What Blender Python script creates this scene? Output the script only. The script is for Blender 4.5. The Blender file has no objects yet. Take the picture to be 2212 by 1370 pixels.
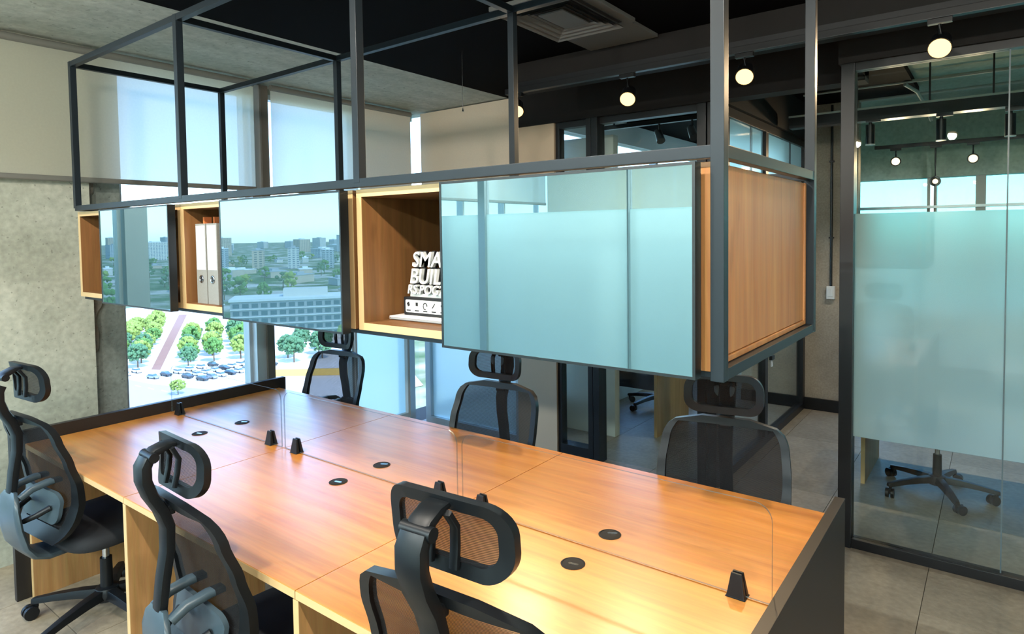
import bpy, bmesh, math, random
from mathutils import Vector, Matrix, noise

# ------------------------------------------------------------------ camera
SC = bpy.context.scene
COL = SC.collection
FPX, CX, CY = 1385.02, 1121.87, 564.80
YAW, PITCH, ROLL = 2.2132, 0.0420, -0.0131
CAM = Vector((3.6639, -0.9856, 1.6954))
_f = Vector((math.cos(YAW)*math.cos(PITCH), math.sin(YAW)*math.cos(PITCH), -math.sin(PITCH)))
_r = Vector((math.sin(YAW), -math.cos(YAW), 0)); _u = _r.cross(_f)
_r2 = _r*math.cos(ROLL)+_u*math.sin(ROLL); _u2 = -_r*math.sin(ROLL)+_u*math.cos(ROLL)
cd = bpy.data.cameras.new('camera'); cam = bpy.data.objects.new('camera', cd); COL.objects.link(cam)
cam.matrix_world = Matrix(((_r2.x, _u2.x, -_f.x, CAM.x), (_r2.y, _u2.y, -_f.y, CAM.y), (_r2.z, _u2.z, -_f.z, CAM.z), (0, 0, 0, 1)))
cd.sensor_width = 36.0; cd.sensor_fit = 'HORIZONTAL'; cd.lens = FPX/2212*36
cd.shift_x = (1106-CX)/2212; cd.shift_y = (CY-685)/2212
cd.clip_start = 0.02; cd.clip_end = 9000
SC.camera = cam

# ------------------------------------------------------------------ world, sun, exposure
W = bpy.data.worlds.new('sky'); SC.world = W; W.use_nodes = True
wn = W.node_tree; wn.nodes.clear()
wo = wn.nodes.new('ShaderNodeOutputWorld'); wb = wn.nodes.new('ShaderNodeBackground')
sk = wn.nodes.new('ShaderNodeTexSky'); sk.sky_type = 'NISHITA'
sk.sun_disc = False; sk.sun_elevation = math.radians(52); sk.sun_rotation = math.radians(90)
sk.air_density = 1.0; sk.dust_density = 0.6; sk.ozone_density = 1.5
wb.inputs['Strength'].default_value = 0.46
tn = wn.nodes.new('ShaderNodeMix'); tn.data_type = 'RGBA'; tn.blend_type = 'MULTIPLY'; tn.inputs['Factor'].default_value = 1.0; tn.inputs['B'].default_value = (0.74, 0.93, 1.16, 1)
wn.links.new(sk.outputs[0], tn.inputs['A']); wn.links.new(tn.outputs['Result'], wb.inputs[0]); wn.links.new(wb.outputs[0], wo.inputs[0])
sl = bpy.data.lights.new('sun', 'SUN'); sl.energy = 2.0; sl.angle = 0.01; sl.color = (1.0, 0.95, 0.86)
so = bpy.data.objects.new('sun', sl); COL.objects.link(so)
so.rotation_euler = Vector((-0.62, 0.12, -0.80)).to_track_quat('-Z', 'Y').to_euler()
SC.view_settings.view_transform = 'Standard'; SC.view_settings.look = 'None'
SC.view_settings.gamma = 1.0; SC.view_settings.use_curve_mapping = False
SC.view_settings.exposure = 1.05
SC.cycles.transparent_max_bounces = 16; SC.cycles.max_bounces = 8; SC.cycles.diffuse_bounces = 4
SC.cycles.glossy_bounces = 4; SC.cycles.transmission_bounces = 5
SC.cycles.adaptive_threshold = 0.03; SC.cycles.sample_clamp_indirect = 6.0; SC.cycles.caustics_reflective = False; SC.cycles.caustics_refractive = False

random.seed(7)
# ------------------------------------------------------------------ materials
def srgb(r, g, b):
    def c(v):
        v /= 255.0
        return v/12.92 if v <= 0.04045 else ((v+0.055)/1.055)**2.4
    return (c(r), c(g), c(b), 1.0)
MATS = {}
def new_mat(name):
    m = bpy.data.materials.new(name); m.use_nodes = True; m.node_tree.nodes.clear()
    MATS[name] = m
    nt = m.node_tree; out = nt.nodes.new('ShaderNodeOutputMaterial')
    return m, nt, out
def N(nt, t, **kw):
    n = nt.nodes.new(t)
    for k, v in kw.items():
        if k in n.inputs: n.inputs[k].default_value = v
        else: setattr(n, k, v)
    return n
def plain(name, col, rough=0.5, metal=0.0, var=0.06, scale=14.0, bump=0.0, spec=0.5, stretch=(1, 1, 1), coat=0.0):
    """principled surface whose colour wanders a little with noise"""
    m, nt, out = new_mat(name)
    p = N(nt, 'ShaderNodeBsdfPrincipled'); p.inputs['Roughness'].default_value = rough
    p.inputs['Metallic'].default_value = metal; p.inputs['Specular IOR Level'].default_value = spec
    p.inputs['Coat Weight'].default_value = coat; p.inputs['Coat Roughness'].default_value = 0.08
    tc = N(nt, 'ShaderNodeTexCoord'); mp = N(nt, 'ShaderNodeMapping'); mp.inputs['Scale'].default_value = stretch
    nz = N(nt, 'ShaderNodeTexNoise'); nz.inputs['Scale'].default_value = scale; nz.inputs['Detail'].default_value = 6
    mx = N(nt, 'ShaderNodeMix', data_type='RGBA')
    c = Vector(col[:3])
    mx.inputs['A'].default_value = (*(c*(1-var)), 1); mx.inputs['B'].default_value = (*(c*(1+var)), 1)
    nt.links.new(tc.outputs['Object'], mp.inputs['Vector']); nt.links.new(mp.outputs[0], nz.inputs['Vector'])
    nt.links.new(nz.outputs['Fac'], mx.inputs['Factor']); nt.links.new(mx.outputs['Result'], p.inputs['Base Color'])
    if bump:
        b = N(nt, 'ShaderNodeBump'); b.inputs['Strength'].default_value = bump; b.inputs['Distance'].default_value = 0.01
        nt.links.new(nz.outputs['Fac'], b.inputs['Height']); nt.links.new(b.outputs[0], p.inputs['Normal'])
    nt.links.new(p.outputs[0], out.inputs[0])
    return m
def wood(name, light, dark, axis, rough=0.4, spec=0.5):
    m, nt, out = new_mat(name)
    p = N(nt, 'ShaderNodeBsdfPrincipled'); p.inputs['Specular IOR Level'].default_value = spec
    tc = N(nt, 'ShaderNodeTexCoord'); mp = N(nt, 'ShaderNodeMapping')
    s = [14.0, 14.0, 14.0]; s[axis] = 0.9; mp.inputs['Scale'].default_value = s
    n1 = N(nt, 'ShaderNodeTexNoise'); n1.inputs['Scale'].default_value = 1.6; n1.inputs['Detail'].default_value = 8; n1.inputs['Roughness'].default_value = 0.65; n1.inputs['Distortion'].default_value = 0.6
    mp2 = N(nt, 'ShaderNodeMapping'); s2 = [110.0]*3; s2[axis] = 3.0; mp2.inputs['Scale'].default_value = s2
    n2 = N(nt, 'ShaderNodeTexNoise'); n2.inputs['Scale'].default_value = 1.0; n2.inputs['Detail'].default_value = 3
    mp3 = N(nt, 'ShaderNodeMapping'); s3 = [16.0]*3; s3[axis] = 5.5; mp3.inputs['Scale'].default_value = s3
    n3 = N(nt, 'ShaderNodeTexNoise'); n3.inputs['Scale'].default_value = 1.0; n3.inputs['Detail'].default_value = 2
    r3 = N(nt, 'ShaderNodeValToRGB'); r3.color_ramp.elements[0].position = 0.66; r3.color_ramp.elements[1].position = 0.76
    rmp = N(nt, 'ShaderNodeValToRGB')
    rmp.color_ramp.elements[0].position = 0.30; rmp.color_ramp.elements[0].color = dark
    rmp.color_ramp.elements[1].position = 0.68; rmp.color_ramp.elements[1].color = light
    mx = N(nt, 'ShaderNodeMix', data_type='RGBA', blend_type='MULTIPLY'); mx.inputs['Factor'].default_value = 0.22
    mk = N(nt, 'ShaderNodeMix', data_type='RGBA'); dk = Vector(dark[:3])*0.62
    mk.inputs['B'].default_value = (*dk, 1)
    fm = N(nt, 'ShaderNodeMath', operation='MULTIPLY'); fm.inputs[1].default_value = 0.45
    L = nt.links.new
    for a, b in ((mp, n1), (mp2, n2), (mp3, n3)):
        L(tc.outputs['Object'], a.inputs['Vector']); L(a.outputs[0], b.inputs['Vector'])
    L(n1.outputs['Fac'], rmp.inputs[0]); L(rmp.outputs[0], mx.inputs['A']); L(n2.outputs['Color'], mx.inputs['B'])
    L(n3.outputs['Fac'], r3.inputs[0]); L(r3.outputs[0], fm.inputs[0]); L(fm.outputs[0], mk.inputs['Factor'])
    L(mx.outputs['Result'], mk.inputs['A']); L(mk.outputs['Result'], p.inputs['Base Color'])
    rr = N(nt, 'ShaderNodeMapRange'); rr.inputs['To Min'].default_value = rough-0.06; rr.inputs['To Max'].default_value = rough+0.08
    L(n2.outputs['Fac'], rr.inputs['Value']); L(rr.outputs[0], p.inputs['Roughness'])
    b = N(nt, 'ShaderNodeBump'); b.inputs['Strength'].default_value = 0.05; b.inputs['Distance'].default_value = 0.003
    L(n2.outputs['Fac'], b.inputs['Height']); L(b.outputs[0], p.inputs['Normal']); L(p.outputs[0], out.inputs[0])
    return m
def concrete(name, a, b, rough=0.8, scale=2.0, pits=True, spec=0.3, streak=None):
    m, nt, out = new_mat(name); L = nt.links.new
    p = N(nt, 'ShaderNodeBsdfPrincipled'); p.inputs['Roughness'].default_value = rough; p.inputs['Specular IOR Level'].default_value = spec
    tc = N(nt, 'ShaderNodeTexCoord'); mp = N(nt, 'ShaderNodeMapping')
    if streak: mp.inputs['Scale'].default_value = streak
    n1 = N(nt, 'ShaderNodeTexNoise'); n1.inputs['Scale'].default_value = scale; n1.inputs['Detail'].default_value = 9; n1.inputs['Roughness'].default_value = 0.62
    n2 = N(nt, 'ShaderNodeTexNoise'); n2.inputs['Scale'].default_value = scale*22; n2.inputs['Detail'].default_value = 4
    rmp = N(nt, 'ShaderNodeValToRGB'); rmp.color_ramp.elements[0].position = 0.32; rmp.color_ramp.elements[0].color = b
    rmp.color_ramp.elements[1].position = 0.66; rmp.color_ramp.elements[1].color = a
    mx = N(nt, 'ShaderNodeMix', data_type='RGBA', blend_type='OVERLAY'); mx.inputs['Factor'].default_value = 0.35
    L(tc.outputs['Object'], mp.inputs[0]); L(mp.outputs[0], n1.inputs['Vector']); L(tc.outputs['Object'], n2.inputs['Vector'])
    L(n1.outputs['Fac'], rmp.inputs[0]); L(rmp.outputs[0], mx.inputs['A']); L(n2.outputs['Fac'], mx.inputs['B'])
    src = mx.outputs['Result']
    if pits:
        v = N(nt, 'ShaderNodeTexNoise'); v.inputs['Scale'].default_value = scale*30; v.inputs['Detail'].default_value = 1
        r2 = N(nt, 'ShaderNodeValToRGB'); r2.color_ramp.elements[0].position = 0.69; r2.color_ramp.elements[1].position = 0.74
        m2 = N(nt, 'ShaderNodeMix', data_type='RGBA'); m2.inputs['B'].default_value = (*(Vector(b[:3])*0.45), 1)
        fm = N(nt, 'ShaderNodeMath', operation='MULTIPLY'); fm.inputs[1].default_value = 0.5
        L(tc.outputs['Object'], v.inputs['Vector']); L(v.outputs['Fac'], r2.inputs[0]); L(r2.outputs[0], fm.inputs[0])
        L(fm.outputs[0], m2.inputs['Factor']); L(src, m2.inputs['A']); src = m2.outputs['Result']
    L(src, p.inputs['Base Color'])
    bp = N(nt, 'ShaderNodeBump'); bp.inputs['Strength'].default_value = 0.15; bp.inputs['Distance'].default_value = 0.01
    L(n2.outputs['Fac'], bp.inputs['Height']); L(bp.outputs[0], p.inputs['Normal']); L(p.outputs[0], out.inputs[0])
    return m
def schlick(nt, ior, boost=1.0):
    """thin sheet Fresnel, the same from both sides"""
    f0 = ((ior-1)/(ior+1))**2; L = nt.links.new
    lw = N(nt, 'ShaderNodeLayerWeight'); lw.inputs['Blend'].default_value = 0.5
    pw = N(nt, 'ShaderNodeMath', operation='POWER'); pw.inputs[1].default_value = 5.0
    ml = N(nt, 'ShaderNodeMath', operation='MULTIPLY_ADD'); ml.inputs[1].default_value = (1-f0)*boost; ml.inputs[2].default_value = f0*boost
    L(lw.outputs['Facing'], pw.inputs[0]); L(pw.outputs[0], ml.inputs[0]); return ml.outputs[0]
def glass(name, tint=(1, 1, 1, 1), ior=1.5, rough=0.0, boost=1.0):
    """thin pane: clear with a Fresnel reflection"""
    m, nt, out = new_mat(name); L = nt.links.new
    t = N(nt, 'ShaderNodeBsdfTransparent'); t.inputs[0].default_value = tint
    g = N(nt, 'ShaderNodeBsdfGlossy'); g.inputs['Roughness'].default_value = rough
    x = N(nt, 'ShaderNodeMixShader'); L(schlick(nt, ior, boost), x.inputs[0]); L(t.outputs[0], x.inputs[1]); L(g.outputs[0], x.inputs[2])
    L(x.outputs[0], out.inputs[0]); return m
def film(name, col, trans=0.6, clear=0.0, gloss=True, weave=0.0):
    """translucent sheet: frosted film or blind cloth"""
    m, nt, out = new_mat(name); L = nt.links.new
    tc = N(nt, 'ShaderNodeTexCoord'); nz = N(nt, 'ShaderNodeTexNoise'); nz.inputs['Scale'].default_value = 90 if weave else 5
    nz.inputs['Detail'].default_value = 3
    mx = N(nt, 'ShaderNodeMix', data_type='RGBA'); v = weave if weave else 0.02
    c = Vector(col[:3]); mx.inputs['A'].default_value = (*(c*(1-v)), 1); mx.inputs['B'].default_value = (*(c*(1+v)), 1)
    L(tc.outputs['Object'], nz.inputs['Vector']); L(nz.outputs['Fac'], mx.inputs['Factor'])
    d = N(nt, 'ShaderNodeBsdfDiffuse'); t = N(nt, 'ShaderNodeBsdfTranslucent')
    L(mx.outputs['Result'], d.inputs[0]); L(mx.outputs['Result'], t.inputs[0])
    a = N(nt, 'ShaderNodeMixShader'); a.inputs[0].default_value = trans; L(d.outputs[0], a.inputs[1]); L(t.outputs[0], a.inputs[2]); last = a
    if gloss:
        rf = N(nt, 'ShaderNodeBsdfRefraction'); rf.inputs['IOR'].default_value = 1.25; rf.inputs['Roughness'].default_value = 0.42
        L(mx.outputs['Result'], rf.inputs[0]); b = N(nt, 'ShaderNodeMixShader'); b.inputs[0].default_value = 0.3
        L(last.outputs[0], b.inputs[1]); L(rf.outputs[0], b.inputs[2]); last = b
    if clear:
        tr = N(nt, 'ShaderNodeBsdfTransparent'); b = N(nt, 'ShaderNodeMixShader'); b.inputs[0].default_value = clear
        L(last.outputs[0], b.inputs[1]); L(tr.outputs[0], b.inputs[2]); last = b
    if gloss:
        g = N(nt, 'ShaderNodeBsdfGlossy'); g.inputs['Roughness'].default_value = 0.06
        b = N(nt, 'ShaderNodeMixShader'); L(schlick(nt, 1.45, 0.8), b.inputs[0]); L(last.outputs[0], b.inputs[1]); L(g.outputs[0], b.inputs[2]); last = b
    L(last.outputs[0], out.inputs[0]); return m
def mesh_cloth(name, col, clear):
    """open weave office mesh"""
    m, nt, out = new_mat(name); L = nt.links.new
    tc = N(nt, 'ShaderNodeTexCoord'); wv = N(nt, 'ShaderNodeTexWave', wave_type='BANDS', bands_direction='Z'); wv.inputs['Scale'].default_value = 95
    wv.inputs['Distortion'].default_value = 0.6
    L(tc.outputs['Object'], wv.inputs['Vector'])
    p = N(nt, 'ShaderNodeBsdfPrincipled'); p.inputs['Base Color'].default_value = col; p.inputs['Roughness'].default_value = 0.75; p.inputs['Specular IOR Level'].default_value = 0.12
    t = N(nt, 'ShaderNodeBsdfTransparent'); mr = N(nt, 'ShaderNodeMapRange')
    mr.inputs['To Min'].default_value = clear-0.12; mr.inputs['To Max'].default_value = clear+0.12
    x = N(nt, 'ShaderNodeMixShader'); L(wv.outputs['Fac'], mr.inputs['Value']); L(mr.outputs[0], x.inputs[0])
    L(p.outputs[0], x.inputs[1]); L(t.outputs[0], x.inputs[2]); L(x.outputs[0], out.inputs[0]); return m
def mirror_glass(name, tint, body, amount):
    """back-painted glossy glass: a coloured body under a strong clear reflection"""
    m, nt, out = new_mat(name); L = nt.links.new
    d = N(nt, 'ShaderNodeBsdfDiffuse'); d.inputs[0].default_value = body
    g = N(nt, 'ShaderNodeBsdfGlossy'); g.inputs[0].default_value = tint; g.inputs['Roughness'].default_value = 0.0
    x = N(nt, 'ShaderNodeMixShader'); x.inputs[0].default_value = amount
    L(d.outputs[0], x.inputs[1]); L(g.outputs[0], x.inputs[2]); L(x.outputs[0], out.inputs[0]); return m
def emit(name, col, s):
    m, nt, out = new_mat(name); e = N(nt, 'ShaderNodeEmission'); e.inputs[0].default_value = col; e.inputs[1].default_value = s
    nt.links.new(e.outputs[0], out.inputs[0]); return m

def add_coat(m, w, r):
    for n in m.node_tree.nodes:
        if n.type == 'BSDF_PRINCIPLED': n.inputs['Coat Weight'].default_value = w; n.inputs['Coat Roughness'].default_value = r
M_desk = wood('desk_oak', srgb(230, 158, 74), srgb(200, 125, 52), 0, 0.31, 0.95)
add_coat(M_desk, 0.5, 0.28)
M_edge = plain('oak_edge_band', srgb(204, 170, 120), 0.5, var=0.05)
M_gable = wood('desk_gable_oak', srgb(190, 145, 92), srgb(158, 114, 66), 2, 0.5)
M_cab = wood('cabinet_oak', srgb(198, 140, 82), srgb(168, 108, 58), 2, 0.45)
M_cabshade = wood('cabinet_oak_shaded', srgb(146, 100, 56), srgb(116, 76, 40), 2, 0.5)  # same oak darkened: the shade inside the boxes is in the colour
M_black = plain('black_powder_coat', srgb(19, 21, 24), 0.38, var=0.04, spec=0.5)
M_frame = plain('slate_steel_tube', srgb(28, 36, 42), 0.40, metal=0.0, var=0.05, spec=0.28)
M_panel = plain('black_laminate', srgb(30, 26, 24), 0.45, var=0.06)
M_plast = plain('black_plastic', srgb(17, 20, 23), 0.40, var=0.05, spec=0.32)
M_gplast = plain('grey_plastic', srgb(62, 76, 84), 0.33, var=0.04)
M_fab = plain('black_seat_fabric', srgb(24, 26, 30), 0.85, var=0.15, scale=160)
M_mesh = mesh_cloth('black_mesh', srgb(30, 30, 31), 0.18)
M_chrome = plain('chrome', srgb(200, 204, 208), 0.16, metal=1.0, var=0.02)
M_conc = concrete('cast_concrete', srgb(184, 186, 172), srgb(146, 150, 136), 0.82, 1.6)
M_conc2 = concrete('grey_concrete', srgb(138, 146, 140), srgb(104, 112, 106), 0.85, 2.2)
M_rough = concrete('broken_concrete', srgb(120, 118, 110), srgb(88, 88, 82), 0.95, 9.0)
M_soff = concrete('ceiling_concrete', srgb(190, 192, 180), srgb(158, 162, 150), 0.85, 1.3, streak=(3, .5, 1))
M_dark = plain('black_ceiling_paint', srgb(5, 5, 6), 0.85, var=0.2, spec=0.05)
M_head = plain('dark_bulkhead_paint', srgb(25, 23, 22), 0.7, var=0.1, spec=0.25)
M_tile = concrete('cement_tile', srgb(164, 150, 128), srgb(128, 115, 95), 0.48, 1.5, pits=False, spec=0.5)
M_grout = plain('floor_grout', srgb(84, 78, 68), 0.9)
M_beige = plain('beige_wall_paint', srgb(196, 176, 150), 0.7, var=0.04, scale=6)
M_cwall = concrete('beige_render', srgb(172, 160, 142), srgb(148, 138, 122), 0.85, 3.0, pits=False)
M_white = plain('white_plaster', srgb(226, 228, 224), 0.8, var=0.03, scale=18, bump=0.1)
M_alum = plain('pale_aluminium', srgb(196, 206, 212), 0.35, metal=0.5, var=0.03)
M_alud = plain('dark_aluminium', srgb(110, 106, 98), 0.4, metal=0.4, var=0.03)
M_pane = glass('window_glass', (0.95, 0.985, 0.98, 1), 1.45, 0.0, 0.7)
M_tint = glass('green_tinted_glass', (0.50, 0.80, 0.80, 1), 1.45, 0.0, 0.7)
M_part = glass('partition_glass', (0.93, 0.97, 0.955, 1), 1.5, 0.0, 0.7)
M_acr = glass('acrylic_screen', (0.985, 0.993, 0.995, 1), 1.3, 0.0, 0.6)
M_acre = plain('acrylic_edge', srgb(92, 110, 116), 0.3, var=0.02)
M_film = film('frosted_film', srgb(204, 230, 230), 0.62)
M_blind = film('roller_blind_cloth', srgb(226, 226, 212), 0.56, 0.08, False, 0.05)
M_blind2 = film('dense_blind_cloth', srgb(232, 220, 200), 0.28, 0.0, False, 0.05)
M_hem = plain('grey_hem_bar', srgb(128, 128, 122), 0.4, metal=0.3)
M_door = mirror_glass('teal_reflective_glass', (0.64, 0.80, 0.84, 1), srgb(50, 74, 78), 0.30)
M_doore = plain('black_door_edge', srgb(18, 22, 24), 0.35)
M_wpl = plain('white_plastic', srgb(214, 214, 210), 0.4, var=0.02)
M_paper = plain('white_paper', srgb(236, 232, 230), 0.8, var=0.03)
M_bind = plain('grey_marbled_board', srgb(132, 130, 124), 0.6, var=0.15, scale=120)
M_lab = plain('pale_label', srgb(220, 226, 240), 0.6, var=0.02)
M_ink = plain('black_ink', srgb(20, 20, 22), 0.5)
M_ac = plain('grey_air_grille', srgb(92, 94, 92), 0.5, var=0.04)
M_acd = plain('dark_air_slot', srgb(20, 20, 20), 0.8)
M_orange = plain('orange_tab', srgb(216, 120, 66), 0.6)
M_bulb = emit('warm_lamp_glow', (1.0, 0.62, 0.20, 1), 1.7)
M_bulbs = emit('warm_small_glow', (1.0, 0.70, 0.34, 1), 1.8)
M_pipe = plain('pale_conduit', srgb(170, 178, 168), 0.5)
M_gconc = concrete('green_grey_concrete', srgb(182, 198, 180), srgb(156, 172, 154), 0.85, 1.4, pits=False)
M_ltwall = plain('light_grey_wall', srgb(206, 208, 200), 0.7, var=0.03, scale=4)

# ------------------------------------------------------------------ mesh helpers
class MB:
    """collects vertices and faces, builds ONE mesh"""
    def __init__(s): s.v = []; s.f = []; s.mi = []
    def add(s, vs, fs, mi=0):
        o = len(s.v); s.v += [tuple(q) for q in vs]; s.f += [tuple(i+o for i in f) for f in fs]; s.mi += [mi]*len(fs); return s
    def box(s, x0, x1, y0, y1, z0, z1, mi=0):
        return s.add([(x0, y0, z0), (x1, y0, z0), (x1, y1, z0), (x0, y1, z0), (x0, y0, z1), (x1, y0, z1), (x1, y1, z1), (x0, y1, z1)],
                     [(0, 3, 2, 1), (4, 5, 6, 7), (0, 1, 5, 4), (1, 2, 6, 5), (2, 3, 7, 6), (3, 0, 4, 7)], mi)
    def prism(s, pts, axis, a, b, mi=0):
        """extrude a 2D outline along axis from a to b"""
        def P(p, t):
            q = list(p); q.insert(axis, t); return q
        n = len(pts); vs = [P(p, a) for p in pts]+[P(p, b) for p in pts]
        fs = [tuple(range(n))[::-1], tuple(range(n, 2*n))]+[(i, (i+1) % n, n+(i+1) % n, n+i) for i in range(n)]
        return s.add(vs, fs, mi)
    def cyl(s, c0, c1, r0, r1=None, n=20, mi=0, caps=True):
        r1 = r0 if r1 is None else r1
        a = Vector(c0); b = Vector(c1); d = (b-a).normalized()
        t = Vector((0, 0, 1)) if abs(d.z) < .9 else Vector((1, 0, 0)); u = d.cross(t).normalized(); w = d.cross(u)
        vs = []
        for c, r in ((a, r0), (b, r1)):
            vs += [c+r*(math.cos(2*math.pi*i/n)*u+math.sin(2*math.pi*i/n)*w) for i in range(n)]
        fs = [(i, (i+1) % n, n+(i+1) % n, n+i) for i in range(n)]
        if caps: fs += [tuple(range(n))[::-1], tuple(range(n, 2*n))]
        return s.add(vs, fs, mi)
    def tube(s, path, r, n=10, mi=0):
        pts = [Vector(p) for p in path]; m = len(pts); vs = []
        for i, p in enumerate(pts):
            d = (pts[min(i+1, m-1)]-pts[max(i-1, 0)]).normalized()
            t = Vector((0, 0, 1)) if abs(d.z) < .95 else Vector((1, 0, 0)); u = d.cross(t).normalized(); w = d.cross(u)
            rr = r[i] if isinstance(r, (list, tuple)) else r
            vs += [p+rr*(math.cos(2*math.pi*k/n)*u+math.sin(2*math.pi*k/n)*w) for k in range(n)]
        fs = [(i*n+k, i*n+(k+1) % n, (i+1)*n+(k+1) % n, (i+1)*n+k) for i in range(m-1) for k in range(n)]
        fs += [tuple(range(n))[::-1], tuple(range((m-1)*n, m*n))]
        return s.add(vs, fs, mi)
    def lathe(s, prof, n=24, c=(0, 0, 0), mi=0):
        vs = [(c[0]+r*math.cos(2*math.pi*k/n), c[1]+r*math.sin(2*math.pi*k/n), c[2]+z) for r, z in prof for k in range(n)]
        m = len(prof); fs = [(i*n+k, i*n+(k+1) % n, (i+1)*n+(k+1) % n, (i+1)*n+k) for i in range(m-1) for k in range(n)]
        fs += [tuple(range(n))[::-1], tuple(range((m-1)*n, m*n))]
        return s.add(vs, fs, mi)
    def sweep_x(s, path, mi=0):
        """strap in the YZ plane: path items (y, z, half_width, half_thickness); rounded section"""
        m = len(path); vs = []; K = 12
        for i, (y, z, hw, ht) in enumerate(path):
            a = path[max(i-1, 0)]; b = path[min(i+1, m-1)]; d = Vector((b[0]-a[0], b[1]-a[1])).normalized(); nrm = Vector((d.y, -d.x))
            for k in range(K):
                t = 2*math.pi*k/K; cx = math.cos(t); sx = math.sin(t)
                px = hw*math.copysign(abs(cx)**.45, cx); pn = ht*math.copysign(abs(sx)**.45, sx)
                vs.append((px, y+nrm.x*pn, z+nrm.y*pn))
        fs = [(i*K+k, i*K+(k+1) % K, (i+1)*K+(k+1) % K, (i+1)*K+k) for i in range(m-1) for k in range(K)]
        fs += [tuple(range(K))[::-1], tuple(range((m-1)*K, m*K))]
        return s.add(vs, fs, mi)
    def mesh(s, name, mats, smooth=None, bevel=0.0):
        me = bpy.data.meshes.new(name); me.from_pydata(s.v, [], s.f)
        for m in (mats if isinstance(mats, (list, tuple)) else [mats]): me.materials.append(m)
        for p, i in zip(me.polygons, s.mi): p.material_index = i
        bm = bmesh.new(); bm.from_mesh(me)
        if bevel: bmesh.ops.bevel(bm, geom=bm.edges[:], offset=bevel, segments=2, profile=0.7, affect='EDGES', clamp_overlap=True)
        bmesh.ops.recalc_face_normals(bm, faces=bm.faces[:]); bm.to_mesh(me); bm.free()
        if smooth is not None:
            for p in me.polygons: p.use_smooth = True
            me.set_sharp_from_angle(angle=math.radians(smooth))
        me.update(); return me
    def build(s, name, mats, parent=None, smooth=None, bevel=0.0, loc=None):
        o = bpy.data.objects.new(name, s.mesh(name, mats, smooth, bevel)); COL.objects.link(o)
        if parent: o.parent = parent
        if loc: o.location = loc
        return o
def tag(o, label=None, cat=None, group=None, kind=None):
    if label: o['label'] = label
    if cat: o['category'] = cat
    if group: o['group'] = group
    if kind: o['kind'] = kind
    return o
def empty(name, loc=(0, 0, 0), rz=0.0):
    o = bpy.data.objects.new(name, None); COL.objects.link(o); o.location = loc; o.rotation_euler = (0, 0, rz); o.empty_display_size = 0.1; return o
def inst(name, me, parent=None, loc=None, rot=None, scale=None):
    o = bpy.data.objects.new(name, me); COL.objects.link(o)
    if parent: o.parent = parent
    if loc is not None: o.location = loc
    if rot is not None: o.rotation_euler = rot
    if scale is not None: o.scale = scale
    return o
def copy_tree(o, parent=None):
    c = o.copy(); COL.objects.link(c)
    if parent: c.parent = parent
    for ch in list(o.children): copy_tree(ch, c)
    return c
def struct(name, mb, mat, parent=None, label=None, bevel=0.0):
    o = mb.build(name, mat, parent, bevel=bevel)
    if not parent: tag(o, label, None, None, 'structure')
    return o
B = lambda *a: MB().box(*a)
def rrect(x0, x1, y0, y1, r, n=6, corners=(1, 1, 1, 1)):
    """rounded rectangle outline; corners order: bl, br, tr, tl"""
    out = []
    for (cx, cy, a0, on) in ((x0+r, y0+r, 180, corners[0]), (x1-r, y0+r, 270, corners[1]), (x1-r, y1-r, 0, corners[2]), (x0+r, y1-r, 90, corners[3])):
        if on: out += [(cx+r*math.cos(math.radians(a0+90*k/n)), cy+r*math.sin(math.radians(a0+90*k/n))) for k in range(n+1)]
        else: out.append((x0 if cx < (x0+x1)/2 else x1, y0 if cy < (y0+y1)/2 else y1))
    return out

def frosted(parent, name, x0, x1, y0, y1, z0, z1):
    """glass sheet with frosting film on one face"""
    o = parent.location; m = MB().box(x0-o.x, x1-o.x, y0-o.y, y1-o.y, z0-o.z, z1-o.z); ob = m.build(name, [M_part, M_film], parent)
    ax = 0 if (x1-x0) < (y1-y0) else 1
    for p in ob.data.polygons:
        if p.normal[ax] > 0.9: p.material_index = 1
    return ob
# ================================================================== THE ROOM
XW = -0.52; ZC = 2.78; YB = 3.10; YG = 2.78
# ---- floor with its tiles
fl = tag(B(-0.9, 8.0, -4.8, 7.3, -0.25, -0.006).build('floor', M_grout), 'grey-brown cement tile floor with thin joints', None, None, 'structure')
TX, TY = 0.567, 1.134
tile_me = {}
for v in range(3):
    tile_me[v] = MB().prism(rrect(0.0015, TX-0.0015, 0.0015, TY-0.0015, 0.002, 1), 2, -0.010, 0.0).mesh('tile', M_tile)
ix0 = math.floor((-0.5-2.84)/TX); n_t = 0
for i in range(ix0, 7):
    for j in range(-3, 6):
        x = 2.84+i*TX; y = -0.55+j*TY + (TY/2 if i % 2 else 0)
        if x < -0.6 or x > 5.6 or y > 6.4: continue
        inst('tile', tile_me[(i*3+j) % 3], fl, (x, y, random.uniform(-0.0006, 0.0)))
# ---- ceiling
ce = tag(B(0.52, 8.0, -4.8, YB+0.12, ZC, ZC+0.25).build('ceiling', M_dark), 'black painted ceiling over the desks', None, None, 'structure')
tag(B(-0.9, 0.52, -4.8, YB+0.12, ZC, ZC+0.25).build('ceiling', M_soff), 'bare grey concrete ceiling strip along the windows', None, None, 'structure')
tag(B(0.5, 8.0, YB+0.12, 7.3, 2.92, 3.1).build('ceiling', M_gconc), 'grey green concrete ceiling beyond the glass partitions', None, None, 'structure')
# ---- outer window side (x = XW)
wl = tag(B(XW-0.25, XW+0.06, -0.10, 0.475, 0, ZC).build('wall_window_side', M_conc), 'pale cast concrete column beside the window', None, None, 'structure')
struct('wall_window_return', B(XW-0.25, XW, 0.475, 0.655, 0, ZC), M_conc2, None, 'grey set-back concrete strip between column and window')
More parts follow.
